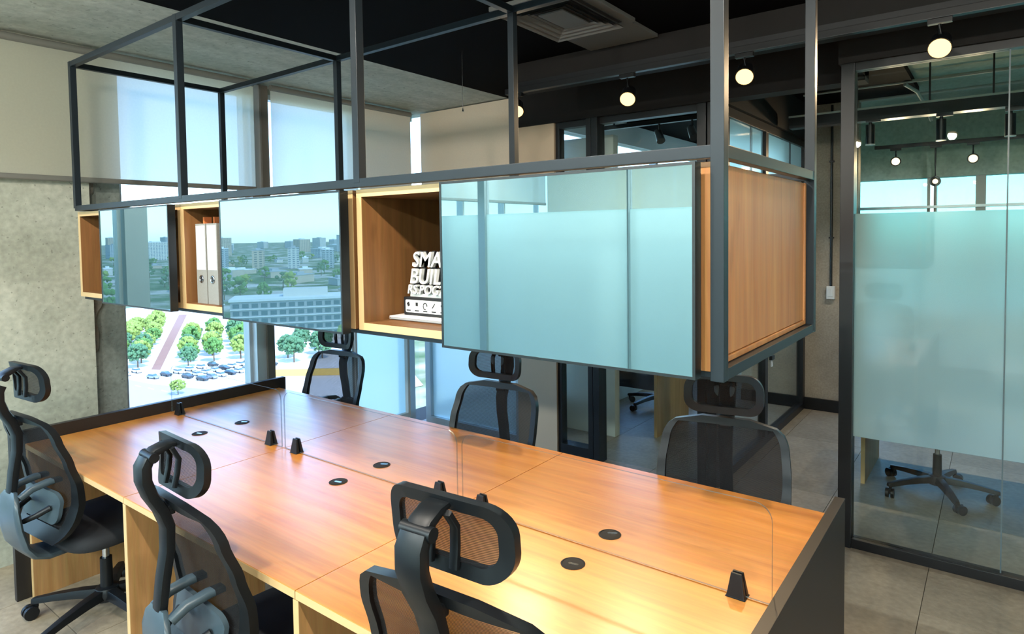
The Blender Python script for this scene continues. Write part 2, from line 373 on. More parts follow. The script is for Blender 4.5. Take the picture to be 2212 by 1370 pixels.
# broken edge of the pour
bp = MB(); zz = 0.0; prof = []
random.seed(11)
while zz < 2.0:
    prof.append((0.500+random.uniform(-0.012, 0.03)+0.03*math.sin(zz*5), zz)); zz += random.uniform(0.03, 0.09)
prof.append((0.51, 2.02))
bp.prism([(0.474, 0.0)]+[(p[0], p[1]) for p in prof]+[(0.474, 2.02)], 0, XW-0.005, XW+0.022)
tag(bp.build('trim_1', M_rough), 'ragged dark edge of broken concrete next to the column', None, None, 'structure')
cw = tag(empty('window_15', (XW-0.05, 2.665, 0)), 'frosted white strip standing in for the bright column by the room corner', None, None, 'structure')
frosted(cw, 'frosted_pane', XW-0.054, XW-0.046, 2.39, 2.94, 0.12, ZC-0.06)  # frosted pane stands in for a bright column, glowing with skylight
MB().box(-0.04, 0.04, -0.295, -0.275, 0, ZC-0.02).box(-0.04, 0.04, 0.275, 0.295, 0, ZC-0.02).box(-0.04, 0.04, -0.275, 0.275, 0, 0.12).build('window_frame', M_white, cw)
struct('wall_under_windows', B(XW-0.25, XW, 0.655, 2.37, -0.1, 0.10), M_white, None, 'low white upstand below the windows')
struct('wall_under_windows_rear', B(XW-0.25, XW, -4.75, -0.10, -0.1, 0.10), M_white, None, 'low white upstand below the side windows')
struct('wall_over_windows', B(XW-0.25, XW-0.06, -4.75, 3.1, ZC-0.06, ZC+0.2), M_soff, None, 'concrete lintel over the windows')
def window(name, y0, y1, z0, z1, label, x=XW, bars=()):
    w = tag(empty(name, (x-0.06, (y0+y1)/2, z0)), label, None, None, 'structure')
    ox, oy, oz = x-0.06, (y0+y1)/2, z0
    f = MB(); t = 0.035
    f.box(-0.03, 0.03, y0-oy, y1-oy, 0, t).box(-0.03, 0.03, y0-oy, y1-oy, z1-oz-t, z1-oz)
    f.box(-0.03, 0.03, y0-oy, y0-oy+t*.6, t, z1-oz-t).box(-0.03, 0.03, y1-oy-t*.6, y1-oy, t, z1-oz-t)
    for by in bars: f.box(-0.035, 0.045, by-oy-0.012, by-oy+0.012, t, z1-oz-t)
    f.build('window_frame', M_alum, w)
    B(-0.004, 0.004, y0-oy+t*.5, y1-oy-t*.5, t*.8, z1-oz-t*.8).build('window_pane', M_pane, w)
    return w
window('window_1', 0.655, 1.485, 0.10, ZC-0.06, 'tall clear window beside the concrete column')
window('window_2', 1.61, 2.37, 0.10, ZC-0.06, 'tall clear window between mullion and white column')
mu = MB().box(XW-0.14, XW+0.03, 1.485, 1.555, 0.05, ZC-0.02)
tag(mu.build('trim_2', M_alum), 'pale aluminium half of the window mullion', None, None, 'structure')
tag(B(XW-0.14, XW+0.05, 1.555, 1.61, 0.05, ZC-0.02).build('trim_3', M_alud), 'window mullion half coloured darker as its shaded face', None, None, 'structure')  # darker colour stands for the shaded face of the mullion
tag(B(XW-0.2, XW+0.0, 2.96, 3.02, 0, ZC).build('trim_4', M_alum), 'bright aluminium corner post of the window corner', None, None, 'structure')
tag(B(XW-0.05, XW-0.03, 3.02, 3.10, 0, ZC).build('window_3', M_pane), 'narrow glazed slit at the room corner', None, None, 'structure')
window('window_4', -2.55, -0.37, 0.10, ZC-0.06, 'wide clear side window reflected in the glass doors')
tag(B(XW-0.09, XW+0.0, -0.36, -0.25, 0.05, ZC-0.02).build('trim_5', M_alum), 'broad aluminium mullion of the side window', None, None, 'structure')
window('window_5', -0.24, -0.10, 0.10, ZC-0.06, 'narrow window strip beside the concrete column')
window('window_6', -4.6, -2.65, 0.10, ZC-0.06, 'window band of the neighbouring room', bars=(-3.3, -3.95))
tag(B(XW-0.16, XW+0.03, -2.65, -2.55, 0.05, ZC-0.02).build('trim_6', M_alum), 'window mullion where the frosted partition meets the facade', None, None, 'structure')
# ---- blinds
def blind(name, y0, y1, label, mat=M_blind, xo=0.07, hem=2.02, top=ZC-0.012):
    r = tag(empty(name, (XW+xo, (y0+y1)/2, hem)), label, 'blind'); h = (y1-y0)/2
    m = MB(); nseg = 24
    for k in range(nseg+1):
        yy = -h+2*h*k/nseg; dx = 0.0025*math.sin(yy*5.0)
        m.v += [(dx, yy, 0.02), (0, yy, top-hem)]
    m.f = [(2*k, 2*k+2, 2*k+3, 2*k+1) for k in range(nseg)]; m.mi = [0]*nseg
    m.build('blind_cloth', mat, r, smooth=60)
    MB().prism(rrect(-0.009, 0.009, -0.004, 0.026, 0.008, 4), 1, -h, h).build('hem_bar', M_hem, r, smooth=40)
    MB().cyl((0, -h, top-hem-0.022), (0, h, top-hem-0.022), 0.021, n=16).build('roller', M_hem, r, smooth=40)
    return r
blind('roller_blind', -0.06, 1.47, 'cream roller blind over concrete column and left window', xo=0.10)
blind('roller_blind', 1.615, 2.365, 'pale blue lit roller blind right of the darker mullion half', xo=0.075)
blind('roller_blind', 2.39, 2.95, 'narrow cream roller blind in front of the white column', M_blind2, xo=0.075)
blind('roller_blind', -2.54, -0.39, 'roller blind of the side window seen in the glass doors', xo=0.10, hem=2.06)
blind('roller_blind', -4.55, -2.68, 'long roller blind in the neighbouring room', xo=0.10)
# ---- back window wall (y = YB)
struct('blind_light_block', B(-0.46, 0.575, YB+0.03, YB+0.2, 1.95, ZC), M_white, None, 'unseen panel added behind the upper back blind to block daylight')  # unseen panel added to keep daylight from shining through the cream blind
bw = tag(empty('window_7', (0.05, YB+0.05, 0)), 'frosted white window below the cream blind', None, None, 'structure')
frosted(bw, 'window_pane', -0.45, 0.57, YB+0.046, YB+0.054, 0.06, 1.95)
MB().box(-0.54, -0.48, -0.03, 0.03, 0, 1.95).box(0.49, 0.525, -0.03, 0.03, 0, 1.95).box(-0.48, 0.49, -0.03, 0.03, 0, 0.06).build('window_frame', M_alum, bw)
r = tag(empty('roller_blind', (0.06, YB-0.02, 1.97)), 'cream fabric blind on the back wall beside the room corner', 'blind')
m = MB(); m.box(-0.51, 0.50, -0.003, 0.003, 0.02, ZC-1.98); m.build('blind_cloth', M_blind2, r)
MB().prism(rrect(-0.009, 0.009, -0.004, 0.026, 0.008, 4), 0, -0.51, 0.50).build('hem_bar', M_hem, r)
# ---- beige wall, black glazed partition of the back office
struct('wall_back', B(0.577, 0.95, YB, YB+0.12, 0, ZC), M_beige, None, 'beige painted wall pier beside the glazed back office')
struct('wall_back_header', B(0.577, 3.05, YB-0.02, YB+0.12, 2.535, ZC+0.14), M_head, None, 'dark bulkhead above the back glazing')
pt = tag(empty('window_8', (1.5, YB+0.05, 0)), 'black framed glazing of the back office', None, None, 'structure')
def pbox(parent, name, mat, x0, x1, y0, y1, z0, z1, bevel=0.0):
    o = parent.location; return B(x0-o.x, x1-o.x, y0-o.y, y1-o.y, z0-o.z, z1-o.z).build(name, mat, parent, bevel=bevel)
pbox(pt, 'frame_post', M_black, 0.95, 0.985, YB+0.02, YB+0.09, 0, 2.535, .002)
pbox(pt, 'frame_post', M_black, 1.235, 1.275, YB-0.01, YB+0.09, 0, 2.535, .002)
pbox(pt, 'frame_post', M_black, 1.285, 1.335, YB-0.02, YB+0.09, 0, 2.535, .002)
pbox(pt, 'frame_post', M_black, 2.07, 2.13, YB+0.0, YB+0.09, 0, 2.535, .002)
pbox(pt, 'frame_post', M_black, 2.14, 2.20, YB+0.0, YB+0.09, 0, 2.535, .002)
pbox(pt, 'bottom_rail', M_black, 0.985, 1.235, YB+0.0, YB+0.10, 0, 0.085, .002)
pbox(pt, 'top_rail', M_black, 0.985, 2.07, YB+0.02, YB+0.09, 2.49, 2.535, .002)
pbox(pt, 'glass_pane', M_part, 0.985, 1.235, YB+0.05, YB+0.058, 0.085, 2.49)
pbox(pt, 'glass_pane', M_part, 1.335, 2.07, YB+0.05, YB+0.058, 0.02, 2.49)
# side glazing of the back office along the passage (x = 2.2)
ps = tag(empty('window_9', (2.2, 4.3, 0)), 'glazed passage side of the back office with frosted top', None, None, 'structure')
XS = 2.17
pbox(ps, 'frame_post', M_black, XS-0.03, XS+0.03, 4.20, 4.27, 0, 2.47, .002)
pbox(ps, 'frame_post', M_black, XS-0.03, XS+0.03, 5.42, 5.49, 0, 2.47, .002)
pbox(ps, 'frame_post', M_black, XS-0.03, XS+0.03, 3.30, 3.36, 0, 2.47, .002)
pbox(ps, 'bottom_rail', M_black, XS-0.03, XS+0.03, 3.36, 4.20, 0, 0.06, .002)
pbox(ps, 'bottom_rail', M_black, XS-0.03, XS+0.03, 4.27, 5.42, 0, 0.06, .002)
pbox(ps, 'top_rail', M_black, XS-0.03, XS+0.03, 3.19, 5.49, 2.47, 2.535, .002)
for y0, y1 in ((3.36, 4.20), (4.27, 5.42)):
    pbox(ps, 'glass_pane', M_part, XS-0.004, XS+0.004, y0, y1, 0.06, 1.75)
    frosted(ps, 'frosted_pane', XS-0.004, XS+0.004, y0, y1, 1.75, 2.47)
    yy = y0+(y1-y0)*0.62
    pbox(ps, 'pane_joint', M_black, XS+0.004, XS+0.008, yy, yy+0.006, 1.75, 2.47)
    pbox(ps, 'pane_joint', M_black, XS+0.004, XS+0.008, yy+0.035, yy+0.041, 1.75, 2.47)
struct('wall_passage_header', B(XS-0.06, XS+0.06, 3.22, 5.5, 2.535, 2.95), M_head, None, 'dark bulkhead over the passage glazing')
struct('wall_passage_end', B(1.60, 2.64, 5.5, 5.62, 0, 2.93), M_cwall, None, 'beige rendered wall at the end of the passage')
tag(B(1.60, 2.64, 5.475, 5.5, 0, 0.11).build('baseboard_passage', M_black), 'black baseboard at the end of the passage', None, None, 'structure')
struct('ceiling_passage', B(XS+0.06, 3.1, YB+0.12, 5.5, 2.86, 2.91), M_dark, None, 'dark lowered ceiling over the passage')
# ---- glass wall of the meeting area on the right
gw = tag(empty('window_10', (4.2, YG, 0)), 'black framed glass wall with a frosted band on the right', None, None, 'structure')
pbox(gw, 'frame_post', M_black, 2.99, 3.055, YG-0.04, YG+0.05, 0, 2.56, .003)
pbox(gw, 'top_rail', M_black, 3.055, 5.5, YG-0.03, YG+0.03, 2.52, 2.56, .002)
pbox(gw, 'bottom_rail', M_black, 3.055, 5.5, YG-0.03, YG+0.03, 0, 0.05, .002)
for x0, x1 in ((3.055, 3.69), (3.696, 4.6), (4.606, 5.5)):
    pbox(gw, 'glass_pane', M_part, x0, x1, YG-0.005, YG+0.005, 1.781, 2.52)
    pbox(gw, 'glass_pane', M_part, x0, x1, YG-0.005, YG+0.005, 0.05, 0.596)
    frosted(gw, 'frosted_pane', x0, x1, YG-0.005, YG+0.005, 0.596, 1.781)
pbox(gw, 'pane_joint', M_acre, 3.690, 3.696, YG-0.006, YG+0.006, 0.05, 2.52)
pbox(gw, 'pane_joint', M_acre, 4.600, 4.606, YG-0.006, YG+0.006, 0.05, 2.52)
struct('wall_glass_header', B(2.98, 5.5, YG-0.05, YG+0.05, 2.56, 2.95), M_head, None, 'dark bulkhead above the right glass wall')
struct('wall_glass_return', B(2.98, 3.05, YG+0.05, YB+0.12, 2.56, 2.95), M_head, None, 'dark bulkhead return over the passage opening')
# ---- walls behind the photographer
struct('wall_near', B(5.5, 5.65, -4.75, YG, 0, ZC), M_ltwall, None, 'light grey wall behind the photographer')
fp = tag(empty('window_11', (2.5, -2.6, 0)), 'frosted glass partition opposite the cabinet doors', None, None, 'structure')
for x0, x1 in ((XW+0.05, 0.27), (0.34, 1.612), (1.624, 2.9), (2.912, 4.2), (4.212, 5.5)):
    frosted(fp, 'frosted_pane', x0, x1, -2.605, -2.595, 0.05, 1.86)
    pbox(fp, 'glass_pane', M_part, x0, x1, -2.605, -2.595, 1.86, 2.60)
for x0, x1 in ((0.27, 0.34), (1.612, 1.624), (2.9, 2.912), (4.2, 4.212)): pbox(fp, 'frame_post', M_alum, x0, x1, -2.63, -2.57, 0.05, 2.6)
pbox(fp, 'top_rail', M_black, XW+0.05, 5.5, -2.63, -2.57, 2.60, ZC); pbox(fp, 'bottom_rail', M_black, XW+0.05, 5.5, -2.63, -2.57, 0, 0.05)
struct('wall_rear_low', B(XW, 5.5, -4.75, -4.6, 0, 0.3), M_ltwall, None, 'low wall under the rear windows of the neighbouring room')
rw = tag(empty('window_12', (2.5, -4.65, 0.3)), 'row of rear windows of the neighbouring room', None, None, 'structure')
for k in range(5):
    x0 = XW+0.1+k*1.18
    pbox(rw, 'window_pane', M_pane, x0, x1 := x0+0.90, -4.66, -4.65, 0.3, 2.6)
    pbox(rw, 'wall_pier', M_ltwall, x1, x0+1.18, -4.73, -4.6, 0.3, ZC)
pbox(rw, 'top_rail', M_ltwall, XW, 5.5, -4.735, -4.6, 2.6, ZC)
rb_ = tag(empty('roller_blind', (2.5, -4.56, 1.62)), 'long blind added to dim the rear windows of the neighbouring room', 'blind')  # added to dim the rear windows in the door reflections
pbox(rb_, 'blind_cloth', M_blind, XW+0.12, 5.45, -4.562, -4.560, 1.64, ZC-0.02); pbox(rb_, 'hem_bar', M_hem, XW+0.12, 5.45, -4.57, -4.552, 1.62, 1.645); pbox(rb_, 'roller', M_hem, XW+0.12, 5.45, -4.58, -4.54, ZC-0.05, ZC-0.005)
def fill_panel(x, y, z, w, h, power, label, col=(0.93, 0.97, 1.0)):
    p = tag(empty('added_fill_panel', (x, y, z)), label, 'lamp', 'added fill panels')
    MB().box(-w/2, w/2, -h/2, h/2, -0.03, -0.001).build('lamp_housing', M_wpl, p, bevel=.003)
    MB().box(-w/2+.015, w/2-.015, -h/2+.015, h/2-.015, -0.034, -0.0305).build('diffuser', M_diff, p)
    l = bpy.data.lights.new('added_panel_light', 'AREA'); l.shape = 'RECTANGLE'; l.size = w-.04; l.size_y = h-.04; l.energy = power; l.color = col
    lo = bpy.data.objects.new('added_panel_light', l); COL.objects.link(lo); lo.parent = p; lo.location = (0, 0, -0.036)
M_diff = emit('panel_diffuser', (0.93, 0.97, 1.0, 1), 3.0)
for k, lab in enumerate(('added fill panel of the neighbouring room nearest the facade', 'second added fill panel of the neighbouring room', 'third added fill panel of the neighbouring room', 'added fill panel of the neighbouring room farthest from the facade')):
    fill_panel(0.5+k*1.35, -3.35, ZC, 0.9, 0.3, 78, lab)  # panels added to light the frosted partition from behind and fill the room
# ---- the space behind the right glass wall
struct('wall_far_low', B(2.64, 8.0, 6.5, 6.65, 0, 0.8), M_ltwall, None, 'low wall under the far window band')
struct('wall_far_header', B(2.0, 8.0, 6.45, 6.65, 2.20, 2.95), M_gconc, None, 'grey green lintel above the far window band')
fw = tag(empty('window_13', (4.0, 6.55, 0.8)), 'far window band seen through the right glass wall', None, None, 'structure')
for x0, x1 in ((1.9, 3.09), (3.17, 3.48), (3.56, 4.6), (4.66, 5.7), (5.76, 7.9)): pbox(fw, 'window_pane', M_tint, x0, x1, 6.545, 6.553, 0.8, 2.2)
for x0, x1 in ((3.09, 3.115), (3.145, 3.17), (3.48, 3.56), (4.6, 4.66), (5.7, 5.76)): pbox(fw, 'mullion', M_alud, x0, x1, 6.50, 6.58, 0.8, 2.2)
pbox(fw, 'window_sill', M_alum, 1.9, 7.9, 6.44, 6.6, 1.90, 1.925)
struct('wall_far_side', B(7.9, 8.0, YG, 6.6, 0, 2.95), M_ltwall, None, 'side wall of the far office')
struct('wall_far_closing', B(5.5, 8.0, YG-0.05, YG+0.05, 0, 2.95), M_ltwall, None, 'wall closing the far office')
# ---- back office shell
struct('wall_office_far', B(0.5, 1.60, 7.0, 7.12, 0, 2.95), M_ltwall, None, 'light wall at the far end of the back office')
struct('wall_office_step', B(1.58, 1.60, 5.62, 7.0, 0, 2.95), M_ltwall, None, 'short return wall in the back office')
struct('ceiling_office_dark', B(0.62, 2.1, 4.93, 6.9, 2.80, 2.858), M_dark, None, 'black ceiling field in the back office')
struct('ceiling_office', B(0.5, 2.1, YB+0.12, 7.0, 2.86, 2.915), M_white, None, 'pale ceiling of the back office')
struct('wall_office_panel', B(0.64, 1.13, 3.70, 3.78, 0, 2.5), M_ltwall, None, 'pale dividing panel behind the narrow glazing')
ow = tag(empty('window_14', (0.54, 5.2, 0.3)), 'office window at the facade of the back office', None, None, 'structure')
pbox(ow, 'window_pane', M_pane, 0.535, 0.545, 3.35, 6.95, 0.3, 2.6)
for y in (3.28, 4.5, 5.7, 6.92): pbox(ow, 'mullion', M_alum, 0.50, 0.58, y, y+0.06, 0.3, 2.6)
pbox(ow, 'window_sill', M_white, 0.48, 0.60, 3.22, 7.0, 0, 0.3); pbox(ow, 'window_head', M_white, 0.48, 0.60, 3.22, 7.0, 2.6, 2.86)

# ================================================================== DESK
MOD, DEP, HT = 1.0757, 0.6688, 0.74; LEN = 3*MOD
dsk = tag(empty('workstation_desk', (LEN/2, DEP, 0)), 'long six-seat oak workstation desk with black end panels', 'desk')
def dbox(name, mat, x0, x1, y0, y1, z0, z1, bevel=0.0): return pbox(dsk, name, mat, x0, x1, y0, y1, z0, z1, bevel)
g = 0.0016
for i in range(3):
    for j in range(2):
        x0, x1, y0, y1 = i*MOD+g, (i+1)*MOD-g, j*DEP+g*1.5, (j+1)*DEP-g*1.5
        t = dbox('desk_top', M_desk, x0, x1, y0+(0.0012 if j == 0 else 0), y1-(0.0012 if j == 1 else 0), HT-0.025, HT, 0.0012)
        ey = y0 if j == 0 else y1
        e = dbox('edge_band', M_edge, x0, x1, ey-0.0006, ey+0.0006, HT-0.0235, HT-0.0015)
for i in range(4):
    x = min(max(i*MOD, 0.014), LEN-0.014)
    for j in range(2):
        y0, y1 = (0.004, 0.55) if j == 0 else (2*DEP-0.55, 2*DEP-0.004)
        dbox('gable', M_gable, x-0.012, x+0.012, y0, y1, 0.0, HT-0.027, 0.001)
        ey = y0 if j == 0 else y1
        dbox('edge_band', M_edge, x-0.012, x+0.012, ey-0.001, ey+0.001, 0.0, HT-0.027)
for i in range(3): dbox('cable_tray', M_black, i*MOD+0.06, (i+1)*MOD-0.06, DEP-0.10, DEP+0.10, 0.56, 0.60)
for i in range(3): dbox('modesty_panel', M_panel, i*MOD+0.02, (i+1)*MOD-0.02, DEP-0.008, DEP+0.008, 0.30, 0.56)
dbox('end_panel', M_panel, -0.034, -0.002, -0.055, 1.385, 0.0, 0.80, 0.002)
dbox('end_panel', M_panel, LEN+0.002, LEN+0.034, -0.055, 1.372, 0.0, 0.79, 0.002)
# cable grommets: discs let into the top
grs = MB(); grs.lathe([(0.034, -0.004), (0.036, 0.0015), (0.031, 0.0035), (0.030, 0.002)], 28)
gr_me = grs.mesh('grommet_ring', M_acd, 40)
gcap = MB().lathe([(0.0295, -0.004), (0.0295, 0.0018), (0.027, 0.0026)], 28).mesh('grommet_cap', M_acd, 40)
gslot = MB().prism(rrect(-0.016, 0.016, -0.005, 0.005, 0.0045, 4), 2, 0.002, 0.0032).mesh('cable_slot', M_chrome)
names = ['nearest the window, front row', 'nearest the window, back row', 'middle of the desk, front row', 'middle of the desk, back row', 'near the right end, front row', 'near the right end, back row']
for i in range(3):
    for j in range(2):
        gx, gy = (i+0.5)*MOD, DEP+(-0.112 if j == 0 else 0.108)
        ring = inst('grommet', gr_me, dsk, (gx-LEN/2, gy-DEP, HT)); cp = inst('grommet_cap', gcap, ring)
        inst('cable_slot', gslot, ring, (0.004, 0.01 if j else -0.004, 0), (0, 0, 0.5 if j else 0.2))
# acrylic screens with their clamps
scr_lab = ['clear acrylic desk screen next to the window end', 'clear acrylic desk screen in the middle of the desk', 'clear acrylic desk screen at the right end of the desk']
for i in range(3):
    x0, x1 = i*MOD+0.012, (i+1)*MOD-0.012
    s = tag(empty('desk_screen', ((x0+x1)/2, DEP, HT)), scr_lab[i], 'screen', 'acrylic desk screens')
    h = (x1-x0)/2; o = rrect(-h, h, 0.004, 0.262, 0.045, 8, (0, 0, 1, 1))
    MB().prism(o, 1, -0.003, 0.003).build('acrylic_sheet', M_acr, s)
    # polished edge as a thin ribbon
    rb = MB(); n = len(o)
    for (px, pz) in o: rb.v += [(px, -0.0031, pz), (px, 0.0031, pz)]
    rb.f = [(2*k, 2*k+1, 2*((k+1) % n)+1, 2*((k+1) % n)) for k in range(n)]; rb.mi = [0]*n
    rb.build('polished_edge', M_acre, s)
    for cx in (-h+0.088, h-0.088):
        c = MB(); W0, W1, D0, D1, H1 = 0.024, 0.014, 0.019, 0.010, 0.062
        for sgn in (-1, 1):
            y_in = 0.0034
            c.add([(-W0, sgn*y_in, 0), (W0, sgn*y_in, 0), (W0, sgn*D0, 0), (-W0, sgn*D0, 0),
                   (-W1, sgn*y_in, H1), (W1, sgn*y_in, H1), (W1, sgn*D1, H1), (-W1, sgn*D1, H1)],
                  [(0, 1, 2, 3), (4, 5, 6, 7), (0, 1, 5, 4), (1, 2, 6, 5), (2, 3, 7, 6), (3, 0, 4, 7)])
        c.build('screen_clamp', M_plast, s, bevel=0.0025, loc=(cx, 0, 0.0006))

# ================================================================== HANGING FRAME AND CABINETS
YF, YR, ZB, ZR, ZT = 0.259, 1.015, 1.412, 1.853, 2.558
fr = tag(empty('hanging_steel_frame', (LEN/2, (YF+YR)/2, ZB)), 'slate steel tube frame hung above the desk', 'frame')
def fbox(name, x0, x1, y0, y1, z0, z1, mat=M_frame): return pbox(fr, name, mat, x0, x1, y0, y1, z0, z1, 0.0015)
T = 0.0135
PX = [0.0, MOD, 2*MOD-0.004, LEN-0.003]
for i, x in enumerate(PX):
    lo = ZB-0.012 if i == 3 else ZR
    fbox('frame_post', x-T, x+T, YF-T, YF+T, lo, ZT+T); fbox('frame_post', x-T, x+T, YR-T, YR+T, lo, ZT+T)
R_ = T-0.0008
for y in (YF, YR):
    fbox('top_tube', PX[0], PX[3], y-R_, y+R_, ZT-R_, ZT+R_); fbox('shelf_tube', PX[0], PX[3], y-R_, y+R_, ZR-R_, ZR+R_)
for x in PX: fbox('cross_tube', x-R_, x+R_, YF+T-.002, YR-T+.002, ZT-R_, ZT+R_)
for x in (PX[0], PX[3]): fbox('cross_tube', x-R_, x+R_, YF+T-.002, YR-T+.002, ZR-R_, ZR+R_)
fbox('cross_tube', PX[3]-R_, PX[3]+R_, YF+T-.002, YR-T+.002, ZB-0.0112, ZB+0.012)
for y in (YF, YR):                       # runners that carry the boxes
    fbox('carrier_tube', PX[0]-T, PX[3]-T, y+(0.02 if y == YF else -0.02), y+(0.045 if y == YF else -0.045), ZB-0.012, ZB+0.0)
for x, y in ((1.75, YF), (2.45, YF), (3.1, YF), (2.5, YR), (3.1, YR)): pbox(fr, 'ceiling_hanger', M_black, x-0.006, x+0.006, y-0.006, y+0.006, ZT+T, ZC)
BX = [(-0.035, 1.022), (1.026, 2.098), (2.116, 3.205)]
cab_lab = ['oak hanging cabinet nearest the window with empty corner', 'oak hanging cabinet holding two ring binders', 'oak hanging cabinet with award sign, at the right end']
door_x = [(0.378, 1.040), (1.430, 2.112), (2.514, 3.193)]
dl = ['window', 'middle', 'right']
YD = 0.216
for i, (x0, x1) in enumerate(BX):
    z0, z1, y0, y1, t = ZB+0.002, ZR-T-0.004, YF+0.012, YR-0.02, 0.022
    cb = tag(empty('hanging_cabinet', ((x0+x1)/2, (y0+y1)/2, z0)), cab_lab[i], 'cabinet', 'oak boxes in the hanging frame')
    def cbx(name, mat, *a, bevel=0.0): return pbox(cb, name, mat, *a, bevel)
    cbx('side_panel', M_cab if i == 2 else M_cabshade, x1-t, x1, y0, y1, z0, z1, bevel=0.001)
    cbx('side_panel', M_cabshade, x0, x0+t, y0, y1, z0, z1, bevel=0.001)
    cbx('top_panel', M_cabshade, x0+t, x1-t, y0, y1, z1-t, z1, bevel=0.001)
    cbx('bottom_panel', M_cabshade, x0+t, x1-t, y0, y1, z0, z0+t, bevel=0.001)
    cbx('back_panel', M_cabshade, x0+t, x1-t, y1-0.012, y1, z0+t, z1-t)
    e = 0.0015
    for a in ((x0, x0+t, z0, z1), (x1-t, x1, z0, z1), (x0+t, x1-t, z0, z0+t), (x0+t, x1-t, z1-t, z1)):
        cbx('edge_band', M_cab if (i == 2 and a[0] > 3.1) else M_edge, a[0], a[1], y0-e, y0+0.0002, a[2], a[3])
    if i == 2:                              # applied outer cheek with its raised border
        q = 0.016
        cbx('outer_cheek', M_cab, x1+0.001, x1+0.010, y0+0.03, y1-0.024, z0+0.026, z1-0.004, bevel=0.001)
        cbx('cheek_border', M_cab, x1+0.001, x1+0.014, y1-0.022, y1-0.006, z0+0.012, z1-0.004, bevel=0.002)
        cbx('cheek_border', M_cab, x1+0.001, x1+0.014, y0+0.03, y1-0.022, z0+0.012, z0+0.024, bevel=0.002)
    # sliding door on its rail
    a, b = door_x[i]; dz0, dz1 = 1.406, 1.832
    d = empty('sliding_door', ((a+b)/2-cb.location.x, YD-cb.location.y, dz0-cb.location.z)); d.parent = cb
    h = (b-a)/2; H = dz1-dz0
    B(-h+0.006, h-0.006, -0.003, 0.003, 0.006, H-0.006).build('glass_face', M_door, d)
    fm = MB().box(-h, -h+0.006, -0.004, 0.026, 0, H).box(h-0.006, h, -0.004, 0.026, 0, H).box(-h+0.006, h-0.006, -0.004, 0.026, 0, 0.006).box(-h+0.006, h-0.006, -0.004, 0.026, H-0.006, H)
    fm.box(-h+0.006, h-0.006, 0.006, 0.026, 0.006, H-0.006)
    fm.build('door_frame', M_doore, d)
# ---- ring binders
def binder(x0, x1, label, tilt, tabs):
    y0, zb = 0.302, ZB+0.0245; H, D = 0.318, 0.285; w = (x1-x0)/2
    b = tag(empty('ring_binder', ((x0+x1)/2, y0, zb)), label, 'binder', 'ring binders in the middle cabinet')
    b.rotation_euler = (0, 0, tilt)
    c = MB().box(-w, -w+0.003, 0, D, 0, H).box(w-0.003, w, 0, D, 0, H).box(-w+0.003, w-0.003, 0, 0.003, 0, H)
    c.build('cover', M_bind, b)
    B(-w+0.006, w-0.006, 0.02, D-0.012, 0.004, H-0.022).build('paper_block', M_paper, b)
    B(-w+0.006, w-0.006, -0.0012, 0.0, 0.135, H-0.008).build('spine_label', M_lab, b)
    MB().tube([(0.013*math.cos(k*math.pi/8), -0.0012, 0.098+0.013*math.sin(k*math.pi/8)) for k in range(17)], 0.0032, 8).build('finger_ring', M_chrome, b, smooth=60)
    MB().cyl((0, -0.0012, 0.098), (0, 0.001, 0.098), 0.011, n=20).build('finger_hole', M_ink, b)
    for tx, ty, m in tabs: B(tx-0.005, tx+0.005, ty, ty+0.03, H-0.03, H+0.028).build('index_tab', m, b)
binder(1.076, 1.155, 'grey marbled ring binder against the cabinet side, orange tabs on top', 0.0, ((-0.030, 0.03, M_orange), (0.012, 0.05, M_orange)))
binder(1.162, 1.240, 'grey marbled ring binder close to the sliding glass door', 0.0, ((0.0, 0.05, M_lab),))
# ---- award sign and papers
def text_mesh(txt, size, ext, bold, shear=0.0):
    c = bpy.data.curves.new('lettering', 'FONT'); c.body = txt; c.size = size; c.extrude = ext; c.offset = bold; c.shear = shear; c.resolution_u = 3
    o = bpy.data.objects.new('tmp', c); COL.objects.link(o)
    dg = bpy.context.evaluated_depsgraph_get(); me = bpy.data.meshes.new_from_object(o.evaluated_get(dg)); bpy.data.objects.remove(o); bpy.data.curves.remove(c)
    return me
SX, SY, SZ = 2.178, 0.408, ZB+0.0245+0.014
sg = tag(empty('award_sign', (SX, SY, SZ)), 'white letter award sign standing in the right cabinet', 'sign')
for txt, sz, lx, lz, sh in (('SMART', 0.066, 0.030, 0.150, 0.2), ('BUILD', 0.066, 0.018, 0.098, 0.2), ('RS.POG2020', 0.040, 0.008, 0.066, 0.2)):
    me = text_mesh(txt, sz, 0.006, 0.0006, sh); me.materials.clear(); me.materials.append(M_wpl)
    inst('lettering', me, sg, (lx, 0, lz), (math.radians(90), 0, 0))
    mb_ = text_mesh(txt, sz, 0.004, 0.0034 if sz > .05 else 0.002, sh); mb_.materials.clear(); mb_.materials.append(M_ink)
    inst('letter_backing', mb_, sg, (lx, 0.0105, lz), (math.radians(90), 0, 0))
B(0.012, 0.30, 0.004, 0.016, 0.055, 0.066).build('letter_rail', M_wpl, sg)
MB().prism(rrect(0.0, 0.31, 0.0, 0.056, 0.004, 3), 1, -0.012, 0.03).build('sign_base', M_ink, sg)
MB().prism(rrect(0.0085, 0.3015, 0.0085, 0.0475, 0.004, 3), 1, -0.0135, -0.0118).build('sponsor_plate', M_wpl, sg)
ic = MB()
